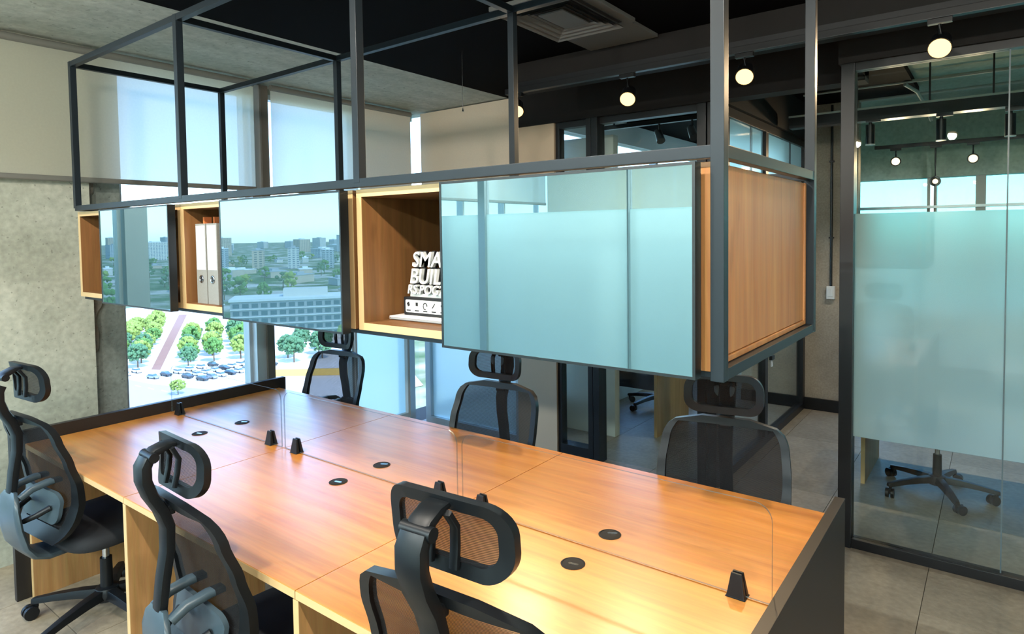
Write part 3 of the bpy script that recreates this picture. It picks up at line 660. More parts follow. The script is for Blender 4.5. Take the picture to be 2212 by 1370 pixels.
for k in range(8):
    ox = 0.022+k*0.036
    if k % 4 == 0: ic.prism([(ox-0.008, 0.036), (ox+0.002, 0.042), (ox+0.006, 0.030), (ox-0.002, 0.026)], 1, -0.0140, -0.0134)
    elif k % 4 == 1: ic.box(ox-0.005, ox+0.005, -0.0140, -0.0134, 0.029, 0.040)
    elif k % 4 == 2: ic.tube([(ox+0.008*math.cos(a*.5), -0.0138, 0.030+0.010*math.sin(a*.5)) for a in range(11)], 0.0018, 5)
    else: ic.tube([(ox-0.006, -0.0138, 0.026), (ox+0.005, -0.0138, 0.040)], 0.0016, 5)
    ic.box(ox-0.009, ox+0.009, -0.0140, -0.0134, 0.013, 0.0165)
ic.build('sponsor_marks', M_ink, sg)
random.seed(3)
lb = ['uppermost sheet pile under the award sign', 'loose white papers below the uppermost pile', 'lowest papers on the cabinet floor under the sign']
for k in range(3):
    w = MB()
    for q in range(4):
        dx, dy = random.uniform(-0.004, 0.006), random.uniform(-0.004, 0.004); zq = q*0.0011
        w.box(dx, 0.285+dx, dy, 0.20+dy, zq, zq+0.0009)
    tag(w.build('paper_pile', M_paper, loc=(2.145+0.012*(2-k)*0.5, 0.355+0.006*k, ZB+0.0245+0.0044*(2-k))), lb[k], 'papers', 'papers in the right cabinet')

# ================================================================== OFFICE CHAIRS
def bprof(z):
    """back surface y at height z"""
    K = [(0.50, -0.262), (0.58, -0.228), (0.66, -0.212), (0.74, -0.222), (0.84, -0.252), (0.94, -0.285), (1.04, -0.312)]
    for a, b in zip(K, K[1:]):
        if z <= b[0]:
            t = max(0, (z-a[0])/(b[0]-a[0])); t2 = t*t*(3-2*t); return a[1]+(b[1]-a[1])*(0.5*t+0.5*t2)
    return K[-1][1]
def bhalf(z):
    K = [(0.50, 0.150), (0.53, 0.195), (0.60, 0.232), (0.72, 0.250), (0.86, 0.248), (0.96, 0.236), (1.0, 0.214), (1.022, 0.165), (1.03, 0.09)]
    for a, b in zip(K, K[1:]):
        if z <= b[0]:
            t = max(0, (z-a[0])/(b[0]-a[0])); return a[1]+(b[1]-a[1])*t
    return K[-1][1]
def BS(x, z): return Vector((x, bprof(z)+0.38*x*x, z))
def HS(x, z): return Vector((x, -0.318+1.15*x*x-0.10*(z-1.13)-1.2*(z-1.13)**2, z))
def band(S, outer, inner, th):
    m = MB(); n = len(outer)
    for (a, b) in zip(outer, inner):
        po, pi = S(*a), S(*b); m.v += [po+Vector((0, -th/2, 0)), po+Vector((0, th/2, 0)), pi+Vector((0, th*.42, 0)), pi+Vector((0, -th*.42, 0))]
    for k in range(n):
        p, q = 4*k, 4*((k+1) % n)
        m.f += [(p, p+1, q+1, q), (p+1, p+2, q+2, q+1), (p+2, p+3, q+3, q+2), (p+3, p, q, q+3)]; m.mi += [0]*4
    return m
def skin(S, rows):
    """surface from rows of (x0, x1, z)"""
    m = MB(); nx = 10
    for x0, x1, z in rows: m.v += [S(x0+(x1-x0)*k/nx, z) for k in range(nx+1)]
    m.f = [(i*(nx+1)+k, i*(nx+1)+k+1, (i+1)*(nx+1)+k+1, (i+1)*(nx+1)+k) for i in range(len(rows)-1) for k in range(nx)]; m.mi = [0]*len(m.f)
    return m
def make_chair():
    root = empty('office_chair')
    # back frame outline
    zs = [0.50+0.53*k/26 for k in range(27)]
    outer = [(bhalf(z), z) for z in zs]+[(-bhalf(z), z) for z in reversed(zs)]
    def inset(p):
        x, z = p; s = 1 if x > 0 else -1; w = 0.030 if z > 0.8 else 0.030+0.03*min(1, (0.8-z)/0.2)
        zi = min(max(z, 0.50+0.055), 1.03-0.028); lim = max(bhalf(z), 0)
        xi = min(abs(x), bhalf(zi)-w); 
        return (s*max(xi, 0.02), zi)
    inner = [inset(p) for p in outer]
    band(BS, outer, inner, 0.026).build('back_frame', M_plast, root, smooth=50)
    rows = [(-(bhalf(z)-0.022), bhalf(z)-0.022, z) for z in [0.545+0.465*k/16 for k in range(17)]]
    skin(BS, rows).build('back_mesh', M_mesh, root, smooth=80)
    # lumbar plate behind the mesh
    lp = MB(); outl = rrect(-0.155, 0.155, 0.575, 0.705, 0.04, 6); n = len(outl)
    for (x, z) in outl:
        q = BS(x, z); lp.v += [q+Vector((0, -0.030, 0)), q+Vector((0, -0.016, 0))]
    for k in range(n): lp.f.append((2*k, 2*k+1, 2*((k+1) % n)+1, 2*((k+1) % n)))
    lp.f += [tuple(range(0, 2*n, 2)), tuple(range(1, 2*n, 2))[::-1]]; lp.mi = [0]*len(lp.f)
    lum = lp.build('lumbar_support', M_gplast, root, smooth=40)
    for s in (-1, 1):
        MB().tube([BS(s*0.10, 0.64)+Vector((0, -0.035, 0)), Vector((s*0.085, -0.29, 0.62)), Vector((s*0.05, -0.325, 0.60))], [0.013, 0.012, 0.011], 8).build('support_arm', M_plast, lum, smooth=50)
    # rear shell, spine and headrest stalk
    MB().sweep_x([(-0.08, 0.425, .06, .014), (-0.20, 0.425, .075, .014), (-0.285, 0.432, .09, .014), (-0.335, 0.455, .10, .014), (-0.365, 0.50, .105, .013), (-0.383, 0.58, .10, .012), (-0.388, 0.655, .088, .012), (-0.384, 0.70, .07, .011), (-0.378, 0.722, .045, .009)]).build('rear_shell', M_gplast, root, smooth=50, loc=(0, 0.035, 0))
    for s in (-1, 1):
        MB().sweep_x([(-0.372, 0.70, .012, .012), (-0.33, 0.725, .016, .013), (-0.27, 0.735, .018, .012), (-0.225, 0.735, .02, .009)]).build('shell_bracket', M_gplast, root, smooth=50, loc=(s*0.06, 0.035, 0))
    MB().sweep_x([(-0.372, 0.66, .026, .012), (-0.376, 0.72, .026, .014), (-0.366, 0.80, .026, .015), (-0.352, 0.88, .027, .015), (-0.350, 0.95, .028, .016), (-0.366, 1.00, .029, .017), (-0.393, 1.05, .031, .017), (-0.408, 1.095, .032, .017), (-0.408, 1.135, .032, .017), (-0.396, 1.158, .031, .015)]).build('spine', M_plast, root, smooth=50, loc=(0, 0.035, 0))
    MB().box(-0.024, 0.024, -0.325, -0.300, 0.985, 1.012).build('back_joint', M_plast, root, bevel=0.004)
    hs = empty('headrest', (0, -0.35, 1.16)); hs.parent = root; HO = (0, 0.385, -1.16)
    ho = rrect(-0.150, 0.150, 1.052, 1.205, 0.060, 8)
    hi = rrect(-0.120, 0.120, 1.080, 1.180, 0.036, 8)
    band(HS, ho, hi, 0.020).build('headrest_frame', M_plast, hs, smooth=50, loc=HO)
    skin(HS, [(-0.124, 0.124, 1.076+0.108*k/8) for k in range(9)]).build('headrest_mesh', M_mesh, hs, smooth=80, loc=HO)
    MB().sweep_x([(-0.396, 1.150, .026, .013), (-0.380, 1.172, .027, .012), (-0.352, 1.186, .027, .010), (-0.330, 1.190, .026, .007)]).build('headrest_bracket', M_plast, hs, smooth=50, loc=HO)
    MB().cyl((-0.036, -0.390, 1.160), (0.036, -0.390, 1.160), 0.014, n=16).build('tilt_hinge', M_plast, hs, smooth=40, loc=HO)
    for s_ in (-1, 1): MB().sweep_x([(-0.345, 1.183, .010, .006), (-0.322, 1.15, .010, .006), (-0.322, 1.11, .010, .006), (-0.326, 1.07, .010, .006)]).build('headrest_rib', M_plast, hs, smooth=50, loc=(HO[0]+s_*0.03, HO[1], HO[2]))
    # seat
    st = MB(); NU = 40; ringz = [(0.0, .446, .86), (0.012, .440, .97), (0.03, .452, 1.0), (0.055, .475, 1.0), (0.07, .492, .965), (0.076, .500, .90), (0.078, .503, .6), (0.078, .503, .2)]
    for (_, z, k) in ringz:
        for a in range(NU):
            t = 2*math.pi*a/NU; c, s_ = math.cos(t), math.sin(t)
            x = 0.245*k*math.copysign(abs(c)**.5, c); y = 0.02+0.235*k*math.copysign(abs(s_)**.5, s_)
            dz = -0.018*max(0, (y-0.12)/0.12)**2*(1 if z > .47 else .4); st.v.append((x, y, z+dz))
    for i in range(len(ringz)-1):
        for a in range(NU): st.f.append((i*NU+a, i*NU+(a+1) % NU, (i+1)*NU+(a+1) % NU, (i+1)*NU+a))
    st.f += [tuple(range(NU))[::-1], tuple(range((len(ringz)-1)*NU, len(ringz)*NU))]; st.mi = [0]*len(st.f)
    st.build('seat', M_fab, root, smooth=50)
    me = MB().box(-0.09, 0.09, -0.11, 0.12, 0.398, 0.438).build('mechanism', M_plast, root, bevel=0.008)
    MB().tube([(0.08, 0.03, .415), (0.17, 0.04, .412), (0.235, 0.05, .405)], [.005, .005, .008], 8).build('height_lever', M_plast, me, smooth=50)
    MB().cyl((0, 0, .20), (0, 0, .40), .0145, n=20).build('gas_lift', M_chrome, root, smooth=40)
    MB().cyl((0, 0, .075), (0, 0, .26), .027, .024, n=20).build('lift_sleeve', M_plast, root, smooth=40)
    hub = MB().lathe([(.03, .065), (.05, .07), (.055, .10), (.045, .125), (.028, .13)], 20).build('base_hub', M_plast, root, smooth=40)
    legme = MB(); pth = []
    for (rr, z, w, h) in ((0.03, .102, .028, .020), (0.12, .100, .026, .017), (0.22, .090, .022, .014), (0.31, .076, .018, .012), (0.325, .074, .014, .010)):
        pth.append([(rr, -w, z-h), (rr, w, z-h), (rr, w*.7, z+h), (rr, -w*.7, z+h)])
    for q in pth: legme.v += q
    for i in range(len(pth)-1):
        for k in range(4): legme.f.append((4*i+k, 4*i+(k+1) % 4, 4*i+4+(k+1) % 4, 4*i+4+k))
    legme.f += [(3, 2, 1, 0), tuple(range(4*len(pth)-4, 4*len(pth)))]; legme.mi = [0]*len(legme.f)
    lm = legme.mesh('base_leg', M_plast, 40, bevel=0.003)
    cs = MB().cyl((-0.024, 0.006, .030), (-0.024, 0.024, .030), .029, n=18).cyl((-0.024, -0.024, .030), (-0.024, -0.006, .030), .029, n=18)
    cs.cyl((0, 0, .045), (0, 0, .075), .009, n=10).box(-0.04, 0.006, -0.005, 0.005, .028, .060)
    cm = cs.mesh('caster', M_plast, 40)
    for k in range(5):
        a = math.radians(72*k); lg = inst('base_leg', lm, root, None, (0, 0, a)); inst('caster', cm, lg, (0.308, 0, 0), (0, 0, 0.7+1.1*k))
    return root
chair0 = make_chair()
CH = [  # x, y, rotation (0 = facing +y), height offset, headrest tilt, label
    (0.44, 0.163, 5, -0.040, 0, 'black mesh office chair at the front left, beside the concrete column'),
    (1.79, 0.160, -3, -0.070, -8, 'black mesh office chair in the middle of the front row'),
    (2.81, 0.162, 4, 0.005, 0, 'black mesh office chair nearest the camera, headrest over the desk'),
    (0.335, 1.28, 184, -0.060, 0, 'black mesh office chair behind the desk in front of the window'),
    (1.72, 1.165, 184, -0.062, 0, 'black mesh office chair behind the middle of the desk'),
    (2.858, 1.205, 189.7, -0.067, 0, 'black mesh office chair behind the right end of the desk'),
    (1.02, 4.78, 180, -0.05, 0, 'black office chair in the back office beyond the glazing'),
    (3.37, 3.83, 4, -0.05, 0, 'black office chair behind the frosted glass wall'),
]
chairs = [chair0]+[copy_tree(chair0) for _ in CH[1:]]
for c, (x, y, rz, dz, tilt, lab) in zip(chairs, CH):
    c.location = (x, y, 0.0); c.rotation_euler = (0, 0, math.radians(rz))
    for ch in c.children:                    # seat and back ride on the gas lift, the base stays on the floor
        kind = ch.name.split('.')[0]
        if kind == 'base_leg' and c is chairs[3]: ch.rotation_euler.z += math.radians(32)   # clear of the end panel
        if kind in ('base_hub', 'base_leg', 'lift_sleeve'): continue
        ch.location.z += dz
        if kind == 'headrest':
            ch.rotation_euler.x = math.radians(tilt)
            if c is chairs[0]: ch.location.z += 0.03
    tag(c, lab, 'chair', 'mesh office chairs')

# ================================================================== DESKS BEYOND THE GLASS
def side_desk(x0, x1, y0, y1, label, mod_y):
    d = tag(empty('office_desk', ((x0+x1)/2, (y0+y1)/2, 0)), label, 'desk')
    pbox(d, 'desk_top', M_gable, x0, x1, y0, y1, 0.715, 0.74, .001)
    pbox(d, 'gable', M_gable, x0, x0+0.025, y0, y1, 0, 0.713, .001); pbox(d, 'gable', M_gable, x1-0.025, x1, y0, y1, 0, 0.713, .001)
    pbox(d, 'edge_band', M_edge, x0, x0+0.025, y0-0.002, y0+0.0, 0, 0.713); pbox(d, 'edge_band', M_edge, x1-0.025, x1, y0-0.002, y0+0.0, 0, 0.713)
    pbox(d, 'modesty_panel', M_black, x0+0.027, x1-0.027, mod_y, mod_y+0.016, 0.36, 0.713)
side_desk(0.66, 1.425, 3.875, 4.55, 'oak desk with dark front panel in the back office', 3.98)
side_desk(2.945, 4.4, 3.76, 4.4, 'oak desk behind the frosted glass wall', 4.34)

# ================================================================== CEILING FITTINGS
def track(name, x0, x1, y, z, label, parent_h=None):
    t = tag(empty(name, ((x0+x1)/2, y, z)), label, 'track')
    h = (x1-x0)/2
    MB().box(-h, h, -0.018, 0.018, -0.012, 0.022).build('track_rail', M_black, t, bevel=.002)
    return t
tr = tag(empty('ceiling_beam', (3.0, 2.42, 2.63)), 'dark grey boxed beam carrying the light track', 'beam')
pbox(tr, 'beam_body', M_head, 1.13, 5.5, 2.33, 2.52, 2.625, ZC); pbox(tr, 'beam_edge', M_black, 1.13, 5.5, 2.322, 2.33, 2.622, 2.66)
track('light_track', 1.12, 5.48, 2.30, 2.60, 'long black light track under the boxed beam')
def spot(x, y, z, aim, label, power, group, bulb=M_bulb, cone=100, lens=0.042, track_z=None, col=(1.0, 0.72, 0.42)):
    s = tag(empty('track_spot', (x, y, z)), label, 'lamp', group)
    d = (Vector(aim)-Vector((x, y, z))).normalized(); tz = track_z-z
    c = MB().cyl(tuple(-d*0.085), tuple(d*0.0), 0.040, 0.046, n=22).build('lamp_body', M_black, s, smooth=40)
    MB().cyl(tuple(d*0.0005), tuple(d*0.006), lens, lens*0.93, n=22).build('lamp_lens', bulb, s, smooth=40)
    MB().box(-0.045, 0.045, -0.014, 0.014, tz-0.034, tz-0.0125).build('track_adapter', M_black, s, bevel=.002)
    MB().tube([(0, 0, tz-0.036), (0, 0, max(tz*0.45, 0.03)), tuple(-d*0.045+Vector((0, 0, 0.028)))], 0.007, 8).build('lamp_stem', M_black, s, smooth=50)
    l = bpy.data.lights.new('spot_light', 'SPOT'); l.energy = power; l.color = col; l.spot_size = math.radians(cone); l.spot_blend = 0.7; l.shadow_soft_size = 0.035
    lo = bpy.data.objects.new('spot_light', l); COL.objects.link(lo); lo.parent = s; lo.location = d*0.02
    lo.rotation_euler = d.to_track_quat('-Z', 'Y').to_euler()
    return s
spl = ['warm track spot half hidden by the rear frame post', 'warm track spot above the big glass door', 'warm track spot between the two right frame posts', 'warm track spot nearest the right edge above the glass wall']
for (x, z, aim), lab in zip(((1.20, 2.475, (2.2, 0.9, 0.9)), (1.98, 2.447, (2.6, 0.4, 0.8)), (2.63, 2.47, (3.1, 0.2, 0.8)), (3.45, 2.462, (3.4, 0.0, 0.9))), spl):
    spot(x, 2.30, z, aim, lab, 34, 'warm spots on the beam track', track_z=2.60)
# unseen track over the front row, its floods added to brighten the room
track('light_track', 0.7, 5.3, -0.75, 2.72, 'second black light track added above the front chairs for fill floods')
for x, aim, lab in ((0.9, (-0.3, 1.0, 1.2), 'added fill flood aimed at the window side'), (1.7, (1.2, 0.7, 0.74), 'added fill flood aimed at the left of the desk'), (2.5, (2.2, 1.0, 0.74), 'added fill flood aimed at the middle of the desk'),
                    (3.3, (3.0, 1.0, 0.74), 'added fill flood aimed at the right of the desk'), (4.1, (3.9, 1.6, 0.6), 'added fill flood aimed at the glass wall'), (4.9, (4.2, 1.4, 0.3), 'added fill flood behind the photographer')):
    spot(x, -0.75, 2.58, aim, lab, 30 if x < 1 else 35, 'added fill floods on the front track', M_bulbs, 150, track_z=2.72, col=(1.0, 0.92, 0.80))
# ceiling air cassette
def cassette(x0, x1, y0, y1, z, label):
    a = tag(empty('air_cassette', ((x0+x1)/2, (y0+y1)/2, z)), label, 'air vent'); hx, hy = (x1-x0)/2, (y1-y0)/2
    MB().box(-hx, hx, -hy, hy, -0.022, -0.001).build('vent_panel', M_ac, a, bevel=.004)
    q = 0.05; MB().box(-hx+q, hx-q, -hy+q, hy-q, -0.026, -0.0225).build('vent_throat', M_acd, a)
    for k in range(4):                                   # stepped square fins
        o = q*.7+0.008+k*0.032; w = 0.018; zz = -0.052+0.006*k
        f = MB(); ax, ay = hx-o, hy-o; bx, by = ax-w, ay-w
        vs = [(-ax, -ay, zz), (ax, -ay, zz), (ax, ay, zz), (-ax, ay, zz), (-bx, -by, zz+0.016), (bx, -by, zz+0.016), (bx, by, zz+0.016), (-bx, by, zz+0.016)]
        f.add(vs+[(v[0], v[1], v[2]+0.003) for v in vs], [(i, (i+1) % 4, 4+(i+1) % 4, 4+i) for i in range(4)]+[(8+i, 8+(i+1) % 4, 12+(i+1) % 4, 12+i) for i in range(4)])
        f.build('vent_fin', M_ac, a)
    o = q*.7+0.135; MB().box(-hx+o, hx-o, -hy+o, hy-o, -0.036, -0.030).build('vent_core', M_ac, a)
    return a
ca = cassette(1.70, 2.18, 1.42, 2.00, ZC, 'square grey ceiling air diffuser beside the beam')
pbox(ca, 'blank_plate', M_ac, 1.74, 2.16, 2.003, 2.31, ZC-0.02, ZC-0.001, .003)
cassette(0.95, 1.65, 4.05, 4.75, 2.86, 'square ceiling air diffuser in the back office')
w = tag(MB().cyl((1.10, 1.9, 2.45), (1.10, 1.9, ZC), 0.0015, n=6).cyl((1.10, 1.9, 2.43), (1.10, 1.9, 2.45), 0.006, 0.002, n=8).build('hanging_wire', M_chrome), 'thin steel wire hanging from the black ceiling', 'wire')
# switch and conduit on the passage wall
swx = 2.425
s = tag(empty('wall_switch', (swx, 5.5, 1.12)), 'white wall switch at the end of a black conduit', 'switch')
MB().box(-0.035, 0.035, -0.045, 0.0, -0.06, 0.06).build('switch_box', M_wpl, s, bevel=.005)
for k in (-1, 1): MB().box(-0.022+0.022*(k+1)/2, 0.0+0.022*(k+1)/2, -0.050, -0.045, -0.035, 0.035).build('rocker', M_wpl, s, bevel=.002)
MB().cyl((0, -0.02, 0.06), (0, -0.02, 1.72), 0.011, n=10).build('conduit', M_black, s, smooth=40)
for zz in (0.5, 1.2): MB().box(-0.02, 0.02, -0.034, 0.0, zz, zz+0.015).build('conduit_clip', M_black, s)
lk = tag(empty('door_lock', (2.20, 4.33, 0.66)), 'white glass door lock with hanging key', 'lock')
MB().box(0.0, 0.025, -0.03, 0.04, 0.0, 0.035).build('lock_case', M_black, lk, bevel=.003)
MB().cyl((0.012, 0.0, -0.02), (0.012, 0.0, 0.0), 0.006, n=10).box(0.008, 0.016, -0.012, 0.012, -0.055, -0.02).build('lock_key', M_wpl, lk)

# ---- right office: cable tray, hanging cylinder lamps, conduits, warm spots
ct = tag(empty('cable_tray', (4.5, 4.5, 2.51)), 'black cable tray hung in the office behind the glass wall', 'tray')
pbox(ct, 'tray_body', M_black, 2.3, 7.5, 4.47, 4.58, 2.515, 2.60)
pbox(ct, 'tray_lip', M_pipe, 2.3, 7.5, 4.462, 4.47, 2.598, 2.612)
for x in (2.78, 3.25, 3.62, 4.3, 5.0): pbox(ct, 'tray_rod', M_black, x-0.006, x+0.006, 4.52, 4.532, 2.60, 2.918)
cl = ['leftmost black cylinder lamp under the cable tray', 'middle black cylinder lamp under the cable tray', 'rightmost black cylinder lamp under the cable tray']
for x, zz, lab in ((2.876, 2.415, cl[0]), (3.323, 2.405, cl[1]), (3.715, 2.395, cl[2])):
    c = tag(empty('cylinder_lamp', (x, 4.5, zz)), lab, 'lamp', 'cylinder lamps under the tray')
    MB().cyl((0, 0, -0.075), (0, 0, 0.070), 0.031, n=22).build('lamp_tube', M_black, c, smooth=40)
    MB().cyl((0, 0, -0.082), (0, 0, -0.0755), 0.033, n=22).build('lamp_ring', M_wpl, c, smooth=40)
    MB().cyl((0.0, 0, 0.07), (0.0, 0, 0.09), 0.012, n=10).box(-0.03, 0.07, -0.015, 0.015, 0.088, 2.5149-zz).build('lamp_mount', M_black, c)
    l = bpy.data.lights.new('spot_light', 'SPOT'); l.energy = 16; l.color = (1.0, 0.92, 0.80); l.spot_size = math.radians(130); l.spot_blend = 0.6; l.shadow_soft_size = 0.03
    lo = bpy.data.objects.new('spot_light', l); COL.objects.link(lo); lo.parent = c; lo.location = (0, 0, -0.09)
pl = ['pale conduit on the far ceiling nearest the glass wall', 'pale conduit on the far ceiling in the middle', 'pale conduit close to the far windows']
for y, z, lab in ((4.95, 2.86, pl[0]), (5.55, 2.86, pl[1]), (6.1, 2.86, pl[2])):
    tag(MB().cyl((2.3, y, z), (7.8, y, z), 0.013, n=10).build('ceiling_conduit', M_pipe, smooth=40), lab, 'conduit', 'conduits on the far ceiling')
tag(MB().tube([(3.05, 4.95, 2.84), (3.12, 5.1, 2.80), (3.16, 5.3, 2.72), (3.2, 5.4, 2.6)], 0.014, 8).build('ceiling_conduit', M_pipe, smooth=50), 'bent pale conduit dropping behind the middle cylinder lamp', 'conduit')
track('light_track', 2.7, 6.0, 6.0, 2.47, 'light track near the far windows')
for x, z, lab in ((2.875, 2.335, 'small warm spot glowing left of the far window mullions'), (3.47, 2.315, 'small warm spot glowing right of the far window mullions')):
    spot(x, 6.0, z, (x+0.25, 3.0, 1.9), lab, 14, 'small spots near the far windows', M_bulbs, 90, 0.034, track_z=2.47)
spot(3.19, 6.0, 2.13, (3.3, 3.0, 1.6), 'low dim spot in front of the far window', 6, None, M_bulbs, 90, 0.022, track_z=2.47)
# ---- back office track with two spots
bt = tag(empty('light_track', (1.35, 3.95, 2.60)), 'black light track in the back office', 'track')
pbox(bt, 'track_rail', M_black, 0.9, 2.05, 3.93, 3.97, 2.585, 2.62); pbox(bt, 'track_rod', M_black, 1.0, 1.012, 3.944, 3.956, 2.62, 2.86); pbox(bt, 'track_rod', M_black, 1.9, 1.912, 3.944, 3.956, 2.62, 2.86)
for x, lab in ((1.42, 'unlit black spot on the back office track, left one'), (1.70, 'unlit black spot on the back office track, right one')):
    s = tag(empty('track_spot', (x, 3.95, 2.50)), lab, 'lamp', 'unlit spots in the back office')
    MB().cyl((0.03, -0.03, -0.06), (-0.02, 0.02, 0.03), 0.035, 0.03, n=18).build('lamp_body', M_black, s, smooth=40)
    MB().cyl((0, 0, 0.02), (0, 0, 0.085), 0.009, n=8).build('lamp_stem', M_black, s)

# ================================================================== THE CITY OUTSIDE (45 m below)
GZ = -45.0
def ground_mat():
    m, nt, out = new_mat('city_ground'); L = nt.links.new
    p = N(nt, 'ShaderNodeBsdfPrincipled'); p.inputs['Roughness'].default_value = 0.95; p.inputs['Specular IOR Level'].default_value = 0.1
    tc = N(nt, 'ShaderNodeTexCoord'); n1 = N(nt, 'ShaderNodeTexNoise'); n1.inputs['Scale'].default_value = 0.018; n1.inputs['Detail'].default_value = 7
    r1 = N(nt, 'ShaderNodeValToRGB'); e = r1.color_ramp.elements
    e[0].position = 0.42; e[0].color = srgb(92, 122, 78); e[1].position = 0.58; e[1].color = srgb(206, 200, 186)
    k = r1.color_ramp.elements.new(0.5); k.color = srgb(140, 150, 116)
    n2 = N(nt, 'ShaderNodeTexVoronoi'); n2.inputs['Scale'].default_value = 0.05
    mx = N(nt, 'ShaderNodeMix', data_type='RGBA', blend_type='MULTIPLY'); mx.inputs['Factor'].default_value = 0.35
    L(tc.outputs['Object'], n1.inputs['Vector']); L(tc.outputs['Object'], n2.inputs['Vector'])
    L(n1.outputs['Fac'], r1.inputs[0]); L(r1.outputs[0], mx.inputs['A']); L(n2.outputs['Distance'], mx.inputs['B']); L(mx.outputs['Result'], p.inputs['Base Color']); L(p.outputs[0], out.inputs[0])
    return m
M_ground = ground_mat()
M_pave = plain('pale_pavement', srgb(222, 214, 204), 0.9, var=0.05, scale=0.3)
M_road = plain('asphalt_road', srgb(176, 178, 180), 0.9, var=0.05, scale=0.2)
M_paint = plain('road_paint', srgb(240, 240, 236), 0.8)
M_kerb = plain('brown_footpath', srgb(160, 120, 104), 0.9, var=0.08, scale=0.4)
M_yel = plain('yellow_site_fence', srgb(236, 190, 96), 0.7, var=0.05, scale=0.5)
M_leaf = [plain('leaf_green', srgb(96, 136, 66), 0.8, var=0.35, scale=0.9), plain('leaf_yellow_green', srgb(142, 160, 76), 0.8, var=0.35, scale=0.9), plain('leaf_blue_green', srgb(84, 122, 84), 0.8, var=0.35, scale=0.9)]
M_bark = plain('tree_bark', srgb(104, 84, 66), 0.9)
M_bw = [plain('pale_render', srgb(214, 208, 196), 0.85, var=0.05, scale=.2), plain('grey_render', srgb(170, 174, 174), 0.85, var=0.05, scale=.2), plain('sand_render', srgb(200, 182, 160), 0.85, var=0.05, scale=.2)]
M_roof = plain('white_roof', srgb(230, 230, 224), 0.8, var=0.04, scale=.3)
M_teal = plain('teal_roof_sheet', srgb(88, 190, 170), 0.6, var=0.05, scale=.4)
M_win = plain('dark_window_glass', srgb(84, 112, 124), 0.15, var=0.05)
def facade_mat(name, wall, win, sx, sz):
    """far facade: rows of windows too small to tell apart"""
    m, nt, out = new_mat(name); L = nt.links.new
    p = N(nt, 'ShaderNodeBsdfPrincipled'); p.inputs['Roughness'].default_value = 0.7
    tc = N(nt, 'ShaderNodeTexCoord'); sp = N(nt, 'ShaderNodeSeparateXYZ'); L(tc.outputs['Object'], sp.inputs[0])
    ad = N(nt, 'ShaderNodeMath', operation='ADD'); L(sp.outputs[0], ad.inputs[0]); L(sp.outputs[1], ad.inputs[1])
    def cell(src, per, duty):
        a = N(nt, 'ShaderNodeMath', operation='MULTIPLY'); a.inputs[1].default_value = 1.0/per; L(src, a.inputs[0])
        b = N(nt, 'ShaderNodeMath', operation='FRACT'); L(a.outputs[0], b.inputs[0])
        c = N(nt, 'ShaderNodeMath', operation='LESS_THAN'); c.inputs[1].default_value = duty; L(b.outputs[0], c.inputs[0]); return c.outputs[0]
    mu = N(nt, 'ShaderNodeMath', operation='MULTIPLY'); L(cell(ad.outputs[0], sx, .55), mu.inputs[0]); L(cell(sp.outputs[2], sz, .5), mu.inputs[1])
    mx = N(nt, 'ShaderNodeMix', data_type='RGBA'); mx.inputs['A'].default_value = wall; mx.inputs['B'].default_value = win
    L(mu.outputs[0], mx.inputs['Factor']); L(mx.outputs['Result'], p.inputs['Base Color']); L(p.outputs[0], out.inputs[0]); return m
M_fac = [facade_mat('tower_facade_pale', srgb(206, 202, 192), srgb(120, 138, 146), 6, 3.2), facade_mat('tower_facade_grey', srgb(172, 178, 180), srgb(96, 116, 126), 5, 3.2), facade_mat('tower_facade_sand', srgb(196, 178, 156), srgb(110, 116, 116), 7, 3.4)]

tag(MB().add([(6500*math.cos(k*math.pi/32), 6500*math.sin(k*math.pi/32), 0) for k in range(64)], [tuple(range(64))]).build('ground', M_ground, loc=(0, 0, GZ-0.3)), 'city ground far below the windows', None, None, 'structure')
def poly(name, pts, mat, label, cat, z):
    m = MB().prism(pts, 2, GZ+z-0.04, GZ+z); o = m.build(name, mat); tag(o, label, cat); return o
poly('plaza_pavement', [(-150, 60), (-245, 60), (-470, 165), (-470, 240), (-250, 215), (-140, 140)], M_pave, 'bright pale plaza around the trees below the window', 'pavement', -0.06)
poly('city_road', [(-150, 84), (-150, 70), (-330, 66), (-330, 80), (-214, 92), (-180, 102), (-150, 116), (-140, 100)], M_road, 'light grey road at the foot of the plaza', 'road', 0.0)
poly('footpath', [(-236, 104), (-239.5, 102.5), (-400, 188), (-398, 192)], M_kerb, 'brown footpath running away between the trees', 'path', 0.0)
ln = MB()
for k in range(12):
    ln.box(-196-k*7, -192.5-k*7, 84.3-0.12*k*7+6, 84.8-0.12*k*7+6, GZ+0.002, GZ+0.02)
tag(ln.build('lane_marking', M_paint), 'white dashed lane marking on the road below', 'road marking', None, 'stuff')
fy = tag(MB().prism([(-196, 117), (-168, 139.5), (-168.6, 140.2), (-196.6, 117.7)], 2, GZ, GZ+2.2).build('site_fence', M_yel), 'yellow construction fence behind the chair by the window', 'fence')

